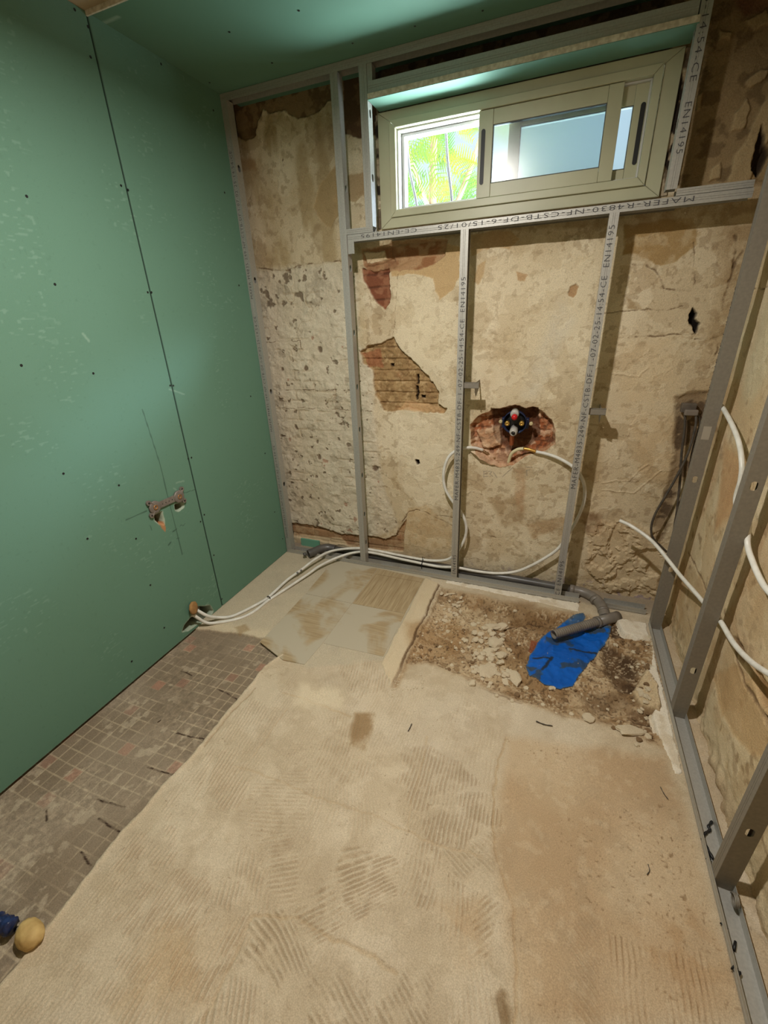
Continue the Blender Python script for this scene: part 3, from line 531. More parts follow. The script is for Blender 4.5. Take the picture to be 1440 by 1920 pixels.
lo_ = sm(.10, .0, Z); Bs.mix(lo_*.5, (186, 168, 138)); Bs.h += lo_*(n3-.5)*.012; Bs.mix(lo_*sm(.62, .7, fbm(X, Z, 20, 3, 92))*sm(1.2, 1.3, X)*.5, (108, 96, 128))
# loose filler ridges (scraped plaster) on the right half
for q in ([(1130, 905), (1180, 900), (1215, 870)], [(1130, 920), (1190, 925), (1240, 880)], [(1125, 700), (1200, 705), (1215, 690)]):
    dd = sline(WX, WZ, bp(q)); Bs.h += sm(.006, .001, dd)*.003
# cracks
for q, wd in (([(482, 502), (520, 506), (545, 503), (575, 494), (640, 492)], .004), ([(1185, 494), (1210, 498), (1228, 510), (1248, 542), (1300, 546)], .003), ([(1160, 634), (1190, 630), (1232, 628), (1300, 622)], .0035), ([(742, 1003), (748, 985), (765, 962), (780, 956), (800, 960), (820, 972), (848, 986)], .003),
              ([(905, 1000), (930, 1008), (965, 1006)], .0025), ([(820, 968), (890, 975)], .002), ([(1305, 635), (1345, 632), (1348, 655), (1330, 690)], .003), ([(1300, 455), (1305, 545)], .002), ([(745, 512), (740, 600), (735, 640)], .0015), ([(1120, 590), (1180, 585), (1280, 575)], .002),
              ([(550, 982), (590, 986), (640, 1001), (690, 1007), (720, 1011), (744, 1003)], .005), ([(480, 640), (565, 638), (568, 655)], .002), ([(512, 732), (560, 730), (610, 733), (660, 732)], .0025), ([(520, 764), (600, 766), (700, 772)], .002), ([(1380, 440), (1372, 520), (1352, 580)], .005), ([(1395, 470), (1375, 500)], .006)):
    dd = sline(WX, WZ, bp(q)); kk = sm(wd*1.3, wd*.4, dd)*(.15+.85*sm(.4, .58, n3)); Bs.mix(kk*.7, (96, 76, 54)); Bs.h -= kk*.004
cr_ = fbm(X, Z, 5, 4, 95); vein = sm(.010, .003, np.abs(cr_-.5))*sm(.5, .65, n1); Bs.mix(vein*.35, (150, 126, 94)); Bs.h -= vein*.0015
P([(1297, 578), (1308, 588), (1304, 598), (1313, 606), (1306, 624), (1299, 612), (1290, 600)], (24, 18, 14), 1, .002, dz=-.03)
P([(778, 862), (786, 862), (787, 869), (779, 870)], (30, 22, 16), 1, .002, dz=-.02)
for u, v, r_ in ((556, 800, 5), (598, 856, 6), (600, 655, 7), (528, 693, 5), (703, 880, 7), (470, 495, 5), (530, 300, 2), (680, 245, 7), (575, 690, 6)):
    c = Bp(u, v); dd = np.hypot((WX-c.x)*1.0, (WZ-c.z)*.8); kk = sm(r_*.0028, r_*.0014, dd); Bs.mix(kk*.75, (92, 74, 58)); Bs.h -= kk*.006
# pencil letters beside the mixer hole
for q in ([(907, 884), (907, 894)], [(907, 884), (914, 883)], [(907, 894), (915, 893)], [(907, 889), (913, 888)], [(916, 884), (923, 884), (918, 889), (924, 893)], [(987, 882), (988, 892)], [(987, 876), (998, 876)], [(988, 882), (994, 881)], [(925, 885), (932, 896)], [(942, 894), (962, 876)]):
    dd = sline(X, Z, bp(q)); Bs.mix(sm(.0028, .0012, dd)*.55, (120, 112, 104))
WIN = (.775, 1.935, 1.925, 2.335)
wall_back = struct(Bs.build('wall_back', lambda a, b, h: np.stack([a, YW-h+0*a, b], -1), M_PLASTER, hole=lambda a, b: (a > WIN[0]) & (a < WIN[1]) & (b > WIN[2]) & (b < WIN[3])))

# ================================================================== RIGHT WALL (old plaster)
Rs = Surf(-2.62, .16, -.06, 2.54, .0055, (204, 184, 148), warp=.014, wf=9)
Yy, Z = Rs.a, Rs.b
def rp(pts): return poly(pts, 0, XW)
n1 = fbm(Yy, Z, 2.0, 5, 101); n2 = fbm(Yy, Z, 7, 5, 102); n3 = fbm(Yy, Z, 25, 4, 103); n5 = fbm(Yy*3, Z, 3.5, 4, 104)
Rs.mix(sm(.45, .65, n1)*.6, (186, 152, 108)); Rs.mix(sm(.5, .7, n2)*.45, (214, 198, 166)); Rs.mix(sm(.55, .72, n5)*.45, (168, 134, 94)); Rs.mix(sm(.66, .74, n3)*.5, (122, 98, 70))
Rs.h += (n1-.5)*.014+(n2-.5)*.008+(n3-.5)*.002
lay = sm(.50, .515, fbm(Yy, Z, 4.5, 6, 150)); Rs.mix(lay*.35, (214, 198, 168)); Rs.h += lay*.0016
lay = sm(.47, .45, fbm(Yy, Z, 6, 6, 151)); Rs.mix(lay*.3, (172, 144, 106)); Rs.h -= lay*.0014
for q, cc, a_, s_, dz in (([(1335, 1270), (1350, 1330), (1375, 1380), (1440, 1440), (1440, 1300), (1380, 1240)], (182, 148, 104), .6, .01, -.003), ([(1395, 1225), (1440, 1290), (1440, 1345), (1420, 1320)], (150, 116, 78), .8, .006, -.02), ([(1425, 1335), (1440, 1345), (1440, 1365), (1428, 1355)], (50, 34, 24), .9, .004, -.03),
                          ([(1380, 1190), (1400, 1230), (1392, 1240), (1372, 1200)], (110, 84, 58), .7, .006, -.008), ([(1345, 620), (1440, 540), (1440, 700), (1400, 760)], (200, 190, 160), .6, .04, 0), ([(1360, 830), (1400, 860), (1385, 960), (1340, 1000)], (178, 134, 90), .6, .03, 0), ([(1280, 1060), (1320, 1080), (1330, 1180), (1290, 1130)], (182, 156, 116), .5, .02, .0),
                          ([(1310, 1400), (1340, 1420), (1400, 1560), (1390, 1590), (1340, 1500)], (170, 146, 116), .5, .012, .004)):
    k = Rs.pm(rp(q), s_); Rs.mix(k*a_, cc); Rs.h += k*dz
for q, wd in (([(1290, 1035), (1310, 1075), (1330, 1120), (1360, 1170), (1395, 1225), (1440, 1300)], .004), ([(1290, 1160), (1300, 1215)], .003), ([(1378, 1215), (1395, 1280), (1425, 1340)], .006), ([(1345, 545), (1440, 540)], .002)):
    dd = sline(Rs.wa, Rs.wb, rp(q)); kk = sm(wd*1.6, wd*.5, dd)*(.4+.6*sm(.3, .5, n3)); Rs.mix(kk*.75, (104, 82, 58)); Rs.h -= kk*.005
k = sm(.12, .0, Z); Rs.mix(k*.4, (176, 156, 124)); Rs.h += k*(n3-.4)*.03
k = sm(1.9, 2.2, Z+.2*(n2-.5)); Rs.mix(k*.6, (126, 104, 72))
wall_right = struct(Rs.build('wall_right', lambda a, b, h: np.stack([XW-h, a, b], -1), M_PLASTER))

# ================================================================== LEFT WALL (green boards)
Ls = Surf(-2.62, .002, .007, 2.5, .0036, (98, 134, 115), warp=.004, wf=40)
Yy, Z = Ls.a, Ls.b
def lp(pts): return poly(pts, 0, 0.0)
b1 = fbm(Yy, Z, 1.3, 3, 111); b2 = fbm(Yy, Z, 5, 4, 112)
Ls.mix(sm(.4, .7, b1)*.25, (102, 140, 124)); Ls.mix(sm(.45, .7, b2)*.12, (90, 126, 104))
sc_ = sm(.80, .86, vn(Yy*60, Z*170, 113))*sm(.55, .7, b2); Ls.mix(sc_*.18, (170, 196, 182)); dt = sm(.90, .93, vn(Yy*110, Z*110, 114)); Ls.mix(dt*.25, (84, 116, 98))
for q in ([(155, 625), (168, 640)], [(318, 730), (345, 740)], [(210, 30), (222, 34)], [(330, 905), (345, 902)], [(325, 915), (332, 920)]):
    dd = sline(Ls.wa, Ls.wb, lp(q)); Ls.mix(sm(.006, .001, dd)*.3, (190, 205, 190))
seam = sline(Yy, Z, np.array([(-.673, 0.), (-.673, 2.5)]), .02); k = sm(.0052, .0022, seam); Ls.mix(k*.95, (30, 46, 38)); Ls.h -= k*.004

# pencil set-out lines
for q, wd in (([(267, 768), (300, 870), (318, 945), (342, 1040)], .0016), ([(236, 975), (275, 958)], .0018), ([(344, 925), (368, 917)], .0012), ([(324, 997), (331, 992)], .0022), ([(316, 1022), (320, 1017)], .0026), ([(331, 1010), (336, 1009)], .0014), ([(281, 985), (285, 994)], .0012),
              ([(337, 987), (340, 984), (343, 986), (347, 982)], .0010)):
    dd = sline(Yy, Z, lp(q)); Ls.mix(sm(wd*1.9, wd*.8, dd)*.75, (58, 82, 70))
# cut holes: under the tap bracket and at the floor for the pipes
for q, dz, cc in (([(328, 947), (343, 942), (344, 950), (336, 957), (330, 956)], .06, (120, 104, 86)), ([(290, 967), (303, 960), (306, 972), (307, 984), (299, 981), (292, 975)], .06, (90, 74, 60)),
                  ([(343, 1183), (347, 1172), (357, 1160), (362, 1145), (372, 1138), (383, 1138), (393, 1136), (399, 1146), (392, 1160), (372, 1168), (352, 1182)], .12, (44, 37, 31))):  # pipe hole interior coloured near black to stand in for shade
    kk = sm(.003, -.003, sdf(Yy, Z, lp(q))); Ls.mix(kk, cc); Ls.h -= kk*dz
    Ls.mix(sm(.007, .003, np.abs(sdf(Ls.wa, Ls.wb, lp(q))-.002))*(1-kk)*.55, (206, 200, 182))
kk = Ls.pm(lp([(297, 981), (307, 978), (311, 990), (310, 998), (303, 989)]), .002); Ls.mix(kk*.9, (176, 124, 84))
wall_left = struct(Ls.build('wall_left', lambda a, b, h: np.stack([h+0*a, a, b], -1), M_BOARD))

# ================================================================== CEILING
Cs = Surf(0.0, 2.37, -.673, .16, .006, (98, 134, 115), warp=.004)
b2 = fbm(Cs.a, Cs.b, 4, 4, 121); Cs.mix(sm(.45, .7, b2)*.15, (90, 126, 106))
dd = sline(Cs.wa, Cs.wb, poly([(190, 45), (222, 32)], 2, 2.5)); Cs.mix(sm(.012, .003, dd)*.5, (180, 196, 184))
ceiling = struct(Cs.build('ceiling', lambda a, b, h: np.stack([a, b, 2.5+0*a], -1), M_BOARD))
struct(boxobj('ceiling_slab', (-.1, 2.5, -2.75, -.675, 2.502, 2.6), mat('raw_ceiling', (190, 172, 146), .95, 0, (160, 140, 112), 6, .4, 80)))
struct(boxobj('ceiling_slab', (-.1, 2.5, -.672, .45, 2.545, 2.64), M_OUT))
struct(boxobj('wall_front', (-.1, 2.5, -2.75, -2.65, -.05, 2.55), mat('front_wall_plaster', (200, 186, 160), .95, 0, (180, 160, 130), 5)))
struct(boxobj('wall_left_backing', (-.22, -.09, -2.75, .45, -.1, 2.6), M_OUT)).name = 'wall_left'
struct(boxobj('wall_right', (2.42, 2.52, -2.75, .45, -.1, 2.6), M_OUT))
# thickness of the masonry around the window (outer reveal)
bm = bmesh.new()
box(bm, -.1, WIN[0], .245, .29, -.1, 2.6); box(bm, WIN[1], 2.5, .245, .29, -.1, 2.6); box(bm, WIN[0], WIN[1], .245, .29, -.1, WIN[2]); box(bm, WIN[0], WIN[1], .245, .29, WIN[3], 2.6)
box(bm, WIN[0]-.02, WIN[0], .175, .243, 1.90, 2.36); box(bm, WIN[1], WIN[1]+.02, .175, .243, 1.90, 2.36); box(bm, WIN[0], WIN[1], .175, .243, WIN[2]-.02, WIN[2]); box(bm, WIN[0], WIN[1], .175, .243, WIN[3], WIN[3]+.02)
struct(frombm('wall_back', bm, M_OUT))
bm = bmesh.new(); box(bm, -.1, 2.5, -2.75, .45, -.35, -.12); struct(frombm('floor', bm, M_OUT))

# screws, each its own part of the wall or ceiling
scr_me = None
def screw(parent, pos, nrm):
    global scr_me
    if scr_me is None:
        b = bmesh.new(); lathe(b, [(.0045, 0), (.0045, .0006), (.002, .0004), (.0018, -.0006)], seg=10); scr_me = bpy.data.meshes.new('screw'); b.to_mesh(scr_me); b.free(); scr_me.materials.append(M_BLACK)
    o = bpy.data.objects.new('screw', scr_me); COL.objects.link(o); o.matrix_world = aim(pos, nrm); o.parent = parent
for u, v in ((140, 18), (165, 50), (170, 107), (227, 348), (240, 356), (277, 548), (284, 548), (50, 368), (103, 533), (40, 685), (119, 888), (30, 1003) if False else (223, 910), (319, 723), (325, 723), (353, 860), (359, 858), (376, 978), (383, 965), (397, 1050), (401, 1041), (416, 1123), (400, 207), (421, 361), (448, 535), (470, 743), (255, 1010), (164, 1010), (64, 720) if False else (282, 1097), (308, 1177), (302, 120), (400, 208) if False else (515, 960), (497, 850), (530, 1010), (247, 1240), (60, 920) if False else (175, 700)):
    p = Wp(u, v, 0.0005)
    if .02 < p.z < 2.49: screw(wall_left, p, (1, 0, 0))
for u, v in ((180, 22), (393, 155), (510, 118), (661, 81), (778, 49), (905, 20), (430, 60), (560, 20)):
    screw(ceiling, Fp(u, v, 2.4995), (0, 0, -1))
# opened end of the raw edge below the ceiling board
trim = struct(boxobj('trim_1', (0, 2.3, -.679, -.673, 2.488, 2.503), M_GYPS))

# ================================================================== WINDOW
win = bpy.data.objects.new('window_1', None); COL.objects.link(win); win['kind'] = 'structure'
def frame_ring(name, x0, x1, z0, z1, w, y0, y1, m, parent, bev=.0015, wt=None, wb=None):
    bm = bmesh.new(); wt = w if wt is None else wt; wb = w if wb is None else wb
    def quad(p):   # mitred piece as prism
        a = [bm.verts.new((x, y0, z)) for x, z in p]; b = [bm.verts.new((x, y1, z)) for x, z in p]
        bm.faces.new(a); bm.faces.new(b[::-1])
        for k in range(4): bm.faces.new((a[k], a[(k+1) % 4], b[(k+1) % 4], b[k]))
    g = .0006
    quad([(x0, z0+g), (x0+w, z0+wb+g), (x0+w, z1-wt-g), (x0, z1-g)]); quad([(x1, z0+g), (x1-w, z0+wb+g), (x1-w, z1-wt-g), (x1, z1-g)])
    quad([(x0+g, z0), (x1-g, z0), (x1-w-g, z0+wb), (x0+w+g, z0+wb)]); quad([(x0+g, z1), (x1-g, z1), (x1-w-g, z1-wt), (x0+w+g, z1-wt)])
    if bev: bevel(bm, bev, 1)
    return frombm(name, bm, m, parent)
frame_ring('window_casing', .755, 1.957, 1.897, 2.347, .058, .129, .150, M_ALU, win, wt=.038, wb=.044)
frame_ring('window_frame', .812, 1.897, 1.940, 2.310, .029, .118, .190, M_ALU, win)
frame_ring('window_track', .8415, 1.8675, 1.9695, 2.2805, .006, .145, .215, M_WHITE, win, bev=0)
frame_ring('window_track', .850, 1.860, 1.976, 2.274, .012, .188, .235, M_WHITE, win, bev=.001)
def sash(nm, x0, x1, y0, y1, wl, wr, wt, wb, gm, handle_x, rear=False):
    s_ = bpy.data.objects.new(nm, None); COL.objects.link(s_); s_.parent = win
    bm = bmesh.new(); z0, z1 = 1.971, 2.279
    box(bm, x0, x0+wl, y0, y1, z0, z1); box(bm, x1-wr, x1, y0, y1, z0, z1)
    box(bm, x0+wl+.0006, x1-wr-.0006, y0+.002, y1, z0, z0+wb); box(bm, x0+wl+.0006, x1-wr-.0006, y0+.002, y1, z1-wt, z1)
    bevel(bm, .0012, 1); f = frombm('sash_frame', bm, M_ALU, s_)
    gx0, gx1, gz0, gz1 = x0+wl, x1-wr, z0+wb, z1-wt
    frame_ring('gasket', gx0-.001, gx1+.001, gz0-.001, gz1+.001, .004, y0+.003, y1-.002, M_SEAL, s_, bev=0)
    boxobj('glass', (gx0, gx1, (y0+y1)/2-.0015, (y0+y1)/2+.0015, gz0, gz1), gm, s_)
    bm = bmesh.new(); N = 24; hw, hl = .0085, .098
    vs = []
    for k in range(N):
        t = 2*math.pi*k/N; vs.append((handle_x+hw*math.cos(t), 2.118+hw*math.sin(t)+(hl-hw if math.sin(t) >= 0 else -(hl-hw))))
    a = [bm.verts.new((x, y0-.0025, z)) for x, z in vs]; b = [bm.verts.new((x, y0+.001, z)) for x, z in vs]
    bm.faces.new(a); bm.faces.new(b[::-1])
    for k in range(N): bm.faces.new((a[k], a[(k+1) % N], b[(k+1) % N], b[k]))
    frombm('handle_recess', bm, M_BLACK, s_)
    return s_
sash('sliding_sash', 1.222, 1.772, .124, .148, .060, .052, .053, .050, M_FROST, 1.243)
sash('sliding_sash', 1.345, 1.867, .158, .182, .047, .050, .066, .040, M_FROST2, 1.850)
# gap packing beside the frame: dusty mortar and the wall edge
for x0, x1 in ((.735, .755), (1.957, 1.985)):
    g = Surf(x0, x1, 1.90, 2.345, .004, (110, 96, 78), warp=.004); g.h = (fbm(g.a, g.b, 40, 4, 7)-.5)*.02; g.mix(sm(.45, .6, fbm(g.a, g.b, 30, 3, 9)), (176, 160, 134)); g.mix(sm(.55, .6, fbm(g.a, g.b, 18, 3, 19)), (50, 42, 36))
    struct(g.build('trim_2', lambda a, b, h: np.stack([a, .142-h, b], -1), M_PLASTER))
# grille bars outside
for k, (x, bend) in enumerate(((.83, .07), (1.03, .045))):
    o = tubeobj('grille_bar', [(x-.02, .36, 2.45), (x-.012, .36, 2.30), (x, .36, 2.18), (x+bend*.5, .35, 2.05), (x+bend*1.1, .34, 1.85)], .0068, M_BAR, None)
    tag(o, ['bent white grille bar outside the open pane, left one', 'bent white grille bar outside the open pane, right one beside the sash'][k], 'window bar', None)

# ================================================================== METAL FRAMING
TXT = 'MAFER-M4835-249-NF-CSTB-DF- I -07-02-25-14:54-CE  EN14195'
RTX = 'MAFER-R4830-NF-CSTB-DF-6-15/01/25-CE-EN14195'
Zv, Xv, Yv = Vector((0, 0, 1)), Vector((1, 0, 0)), Vector((0, 1, 0))
def vstud(name, xb, xt, z0, z1, web, label, slots, y=0, w=.035, depth=.048, m=None):
    L = Vector((xt-xb, 0, z1-z0)); return profile(name, (xb, y, z0), L, L.length, Xv, Yv, w, depth, web, label, 'metal stud', slots=slots, m=m)
s0 = vstud('metal_stud', .006, -.002, .012, 2.475, 1, 'galvanised steel stud in the left corner against the green board wall', (.5, 1.1, 1.7, 2.2))
for k in range(3): printing(s0, 'CSTB-DF- I -07-02-25-14:54-CE EN14195-MAFER', (.008-.001*k, -.0004, .1+k*.75), (-.003, 0, 1), (-1, 0, 0), .012, .66, (0, -1, 0)) if False else printing(s0, 'MAFER-M4835-249-NF-CSTB-DF-I-07-02-25-14:54-CE', (.028-.002*k, -.0004, .12+k*.75), (-.003, 0, 1), (-1, 0, 0), .014, .66, (0, -1, 0))
sA = vstud('metal_stud', .578, .590, .008, 2.47, 1, 'full-height galvanised stud with slotted side, second from the green corner', (.16, .36, .62, .90, 1.14, 1.42, 1.72, 2.05))
sB = vstud('metal_stud', 1.185, 1.184, .008, 1.85, -1, 'printed steel stud below the window, left of the mixer hole', ())
sC = vstud('metal_stud', 1.778, 1.780, .008, 1.852, -1, 'printed steel stud below the window, right of the mixer hole', ())
zB = [Bp(852, 937, 0).z, Bp(866, 520, 0).z]; printing(sB, TXT, (1.214, -.0004, zB[0]), (0, 0, 1), (-1, 0, 0), .021, zB[1]-zB[0], (0, -1, 0)); printing(sB, 'EN14195', (1.214, -.0004, .055), (0, 0, 1), (-1, 0, 0), .021, .13, (0, -1, 0))
zC = [Bp(1075, 916, 0).z, Bp(1150, 422, 0).z]; printing(sC, TXT, (1.806, -.0004, zC[0]), (0, 0, 1), (-1, 0, 0), .022, zC[1]-zC[0], (0, -1, 0)); printing(sC, 'CE EN14195', (1.806, -.0004, .03), (0, 0, 1), (-1, 0, 0), .022, .22, (0, -1, 0))
sD = vstud('metal_stud', .727, .727, 1.893, 2.47, 1, 'short galvanised stud standing left of the window', (.19, .42))
sD2 = profile('metal_stud', (.763, .004, 2.372), Zv, .098, Xv, Yv, .022, .04, 1, 'short steel offcut between ceiling track and window header, by the left window stud', 'metal stud', lip=0)
sE = vstud('metal_stud', 1.962, 1.964, 1.893, 2.498, -1, 'short printed stud standing right of the window', (.2, .45))
printing(sE, 'EN14195', (1.972, -.0004, 2.145), (0, 0, -1), (1, 0, 0), .020, .145, (0, -1, 0)); printing(sE, '25-14:54-CE', (1.972, -.0004, 2.44), (0, 0, -1), (1, 0, 0), .020, .24, (0, -1, 0))
# rails (U section): across = Z
def hrail(name, x0, x1, z, h, depth, web, label, y=0, cat='metal rail', slots=(), m=None, lip=0):
    return profile(name, (x0, y, z), Xv, x1-x0, Zv, Yv, h, depth, web, label, cat, slots=slots, lip=lip, m=m)
rl = hrail('sill_rail', .626, 2.24, 1.838, .030, .05, 1, 'long printed steel rail running under the window to the right corner')
printing(rl, RTX[:33], (2.06, -.0004, 1.864), (-1, 0, 0), (0, 0, -1), .017, .98, (0, -1, 0)); printing(rl, 'CE-EN14195', (.98, -.0004, 1.864), (-1, 0, 0), (0, 0, -1), .015, .28, (0, -1, 0))
boxobj('bent_tab', (0, .034, -.001, 0, -.05, .001), M_STEEL, rl)
hrail('metal_rail', .600, .762, 1.8705, .022, .048, -1, 'short steel rail piece at the foot of the left window stud', y=.001)
hrail('metal_rail', 1.998, 2.237, 1.8705, .022, .048, -1, 'short steel rail piece right of the window, against the corner stud', y=.001)
hrail('window_header_profile', .764, 1.960, 2.372, .040, .045, 1, 'galvanised header profile above the green soffit over the window', y=.0)
hrail('ceiling_track', .0, 2.30, 2.4695, .029, .05, 1, 'steel ceiling track along the edge of the green ceiling board')
hrail('backing_profile', .815, 2.02, 1.842, .030, .036, 1, 'grey steel profile fixed to the old wall behind the sill rail', y=.085, slots=(.12, .62, 1.05), m=M_STEEL2)
# side flashings next to the window
for x, l in ((.748, 'thin galvanised angle in the gap left of the window frame'), (1.952, 'thin galvanised angle in the gap right of the window frame')):
    pass
a_ = profile('steel_angle', (.742, .085, 1.95), Zv, .30, Xv, Yv, .008, .03, -1, 'thin galvanised angle in the dark gap left of the window frame', 'steel angle', lip=0, back=False)
a_ = profile('steel_angle', (1.972, .085, 1.95), Zv, .37, Xv, Yv, .006, .03, -1, 'thin galvanised angle in the dark gap right of the window frame', 'steel angle', lip=0, back=False)
# floor tracks (U open upward)
def track(name, p0, L, length, U, D, label):  # two flanges and a flat bottom
    p0 = Vector(p0); L = Vector(L).normalized(); D = Vector(D); bm = bmesh.new()
    rows = [[bm.verts.new(L*l+D*d+Zv*z) for d, z in ((0, .030), (0, .016), (.0012, .013), (0, .010), (0, 0), (.048, 0), (.048, .03))] for l in (0, length)]
    for k in range(6): bm.faces.new((rows[0][k], rows[0][k+1], rows[1][k+1], rows[1][k]))
    root = thing(name, label, 'floor track'); root.location = p0
    o = frombm('track_body', bm, M_STEEL, root); md = o.modifiers.new('t', 'SOLIDIFY'); md.thickness = .0009; md.offset = 0; return root
track('floor_track', (.006, -.003, .004), (1, 0, 0), 1.905, None, (0, 1, 0), 'long steel floor track below the back wall studs')
track('floor_track', (2.035, -.003, .004), (1, 0, 0), .202, None, (0, 1, 0), 'short steel floor track beside the drain, in the right corner')
tr = track('floor_track', (2.2375, -2.45, .005), (0, 1, 0), 2.36, None, (1, 0, 0), 'long steel floor track along the right wall')
# right wall studs
for y, lab, sl_ in ((-.121, 'steel stud in the far right corner where the old walls meet', (.35, .8)), (-.686, 'second steel stud of the right wall, with two slots showing the wall', (.24, .975)), (-1.288, 'nearest steel stud of the right wall, just above the spiral of wire', (.25, .975))):
    st = profile('metal_stud', (2.239, y, .007), Zv, 2.46, Yv, Xv, .035, .048, -1, lab, 'metal stud', slots=sl_, m=M_STEEL2)
    if y == -.121:
        printing(st, 'MAFER-M4835-249-NF-CSTB-DF- I -07-02-25', (2.2386, -.094, .85), (0, 0, 1), (0, 1, 0), .012, .7, (-1, 0, 0)); boxobj('paper_label', (.006, .034, -.0012, -.0006, .975, 1.03), mat('paper_label', (158, 150, 136), .8), st)
# stud clips
for x, z, lab in ((1.22, Bp(885, 722, .03).z, 'small steel clip sticking out of the stud left of the mixer'), (1.812, Bp(1118, 771, .03).z, 'small steel clip sticking out of the stud right of the mixer')):
    bm = bmesh.new(); box(bm, 0, .075, 0, .0012, -.014, .014); box(bm, 0, .075, 0, .022, .013, .0142); box(bm, 0, .075, 0, .022, -.0142, -.013)
    c = frombm('clip', bm, M_STEEL2, None); c.name = 'stud_clip'; c.location = (x, .012, z); tag(c, lab, 'clip')
    bm = bmesh.new(); pr_ = [(.002, .012), (.148, .012)] + [(.148-.012*k-(0 if j else .0), -.012-.0045*k-(0 if j else .010)) for k in range(10) for j in (1, 0)] + [(.002, -.03)]
    a = [bm.verts.new((.055, y_, z_)) for y_, z_ in pr_]; b = [bm.verts.new((.0565, y_, z_)) for y_, z_ in pr_]; bm.faces.new(a); bm.faces.new(b[::-1])
    for k in range(len(pr_)): bm.faces.new((a[k], a[(k+1) % len(pr_)], b[(k+1) % len(pr_)], b[k]))
    frombm('toothed_leg', bm, M_STEEL2, c)
# saw-toothed metal strap tails: serrated plates hanging below the clips
# header soffit board
sf = bpy.data.objects.new('soffit_board', None); COL.objects.link(sf); tag(sf, 'green plasterboard strip lining the top of the window recess', 'plasterboard')
boxobj('board_face', (.765, 1.968, -.006, .129, 2.350, 2.3515), mat('green_paper', (104, 144, 126), .75, 0, (94, 134, 114), 4), sf); boxobj('board_core', (.765, 1.968, -.006, .129, 2.3517, 2.3705), M_GYPS, sf)

# ================================================================== FLOOR TILES
def tile(pts, z0, z1, label, m, y=None):
    bm = bmesh.new(); a = [bm.verts.new((x, y_, z1)) for x, y_ in pts]; b = [bm.verts.new((x, y_, z0)) for x, y_ in pts]
    bm.faces.new(a); bm.faces.new(b[::-1]); n = len(pts)
    for k in range(n): bm.faces.new((a[k], a[(k+1) % n], b[(k+1) % n], b[k]))
    return tag(frombm('floor_tile', bm, m), label, 'floor tile')
def tilemat(name, ax, wood):
    m, t, b = newmat(name); b.inputs['Roughness'].default_value = .6
    tcx = t.nodes.new('ShaderNodeTexCoord'); mp_ = t.nodes.new('ShaderNodeMapping'); mp_.inputs['Scale'].default_value = (3, 40, 3) if ax == 'x' else (40, 3, 3)
    n = t.nodes.new('ShaderNodeTexNoise'); n.inputs['Scale'].default_value = 2.2; n.inputs['Detail'].default_value = 6
    n2 = t.nodes.new('ShaderNodeTexNoise'); n2.inputs['Scale'].default_value = 3.2; n2.inputs['Detail'].default_value = 5; n2.inputs['Distortion'].default_value = .6
    r = t.nodes.new('ShaderNodeValToRGB'); r.color_ramp.elements[0].position = .35; r.color_ramp.elements[1].position = .7; r.color_ramp.elements[0].color = lin((152, 131, 98)); r.color_ramp.elements[1].color = lin((176, 157, 124))
    g = t.nodes.new('ShaderNodeValToRGB'); g.color_ramp.elements[0].position = wood; g.color_ramp.elements[1].position = wood+.09; g.color_ramp.elements[0].color = (0, 0, 0, 1); g.color_ramp.elements[1].color = (1, 1, 1, 1)
    x = t.nodes.new('ShaderNodeMix'); x.data_type = 'RGBA'; x.inputs[7].default_value = lin((176, 166, 145))
    t.links.new(tcx.outputs['Object'], mp_.inputs[0]); t.links.new(mp_.outputs[0], n.inputs['Vector']); t.links.new(n.outputs[0], r.inputs[0]); t.links.new(tcx.outputs['Object'], n2.inputs['Vector']); t.links.new(n2.outputs[0], g.inputs[0])
    t.links.new(g.outputs[0], x.inputs[0]); t.links.new(r.outputs[0], x.inputs[6]); t.links.new(x.outputs[2], b.inputs['Base Color']); return m
TZ = .0062
tile([(.71, -.412), (1.024, -.404), (1.026, -.035), (.706, -.012)], .0, TZ, 'wood-look tile marked with strips, second from the kerb corner by the floor track', tilemat('tile_a', 'y', .95))
tile([(.71, -.415), (1.026, -.407), (1.034, -.752), (.714, -.764)], .0, TZ, 'dusty grey tile with a sharp front edge beside the mortar kerb', tilemat('tile_b', 'x', .44))
tile([(.40, -.415), (.706, -.415), (.710, -.768), (.700, -.925), (.582, -.932), (.40, -.862), (.40, -.6)], .0, TZ, 'half-cleaned tile under the grey smear, its corner reaching the mosaic', tilemat('tile_c', 'x', .47))
tile([(.40, -.412), (.706, -.412), (.702, -.012), (.38, -.012)], .0, TZ, 'wood-look tile against the floor track, between the white pipes and the stud', tilemat('tile_d', 'x', .47))
# inlaid strip lines on the marked tile
bm = bmesh.new()
for x in (.76, .81, .86, .91, .96): box(bm, x, x+.0016, -.39, -.085, TZ, TZ+.0004)
box(bm, .72, 1.02, -.082, -.0804, TZ, TZ+.0004); box(bm, .72, .7216, -.39, -.082, TZ, TZ+.0004)
marked = [o for o in bpy.data.objects if o.name.startswith('floor_tile')][0]
frombm('pencil_line', bm, mat('pencil', (128, 102, 66), .9), marked)
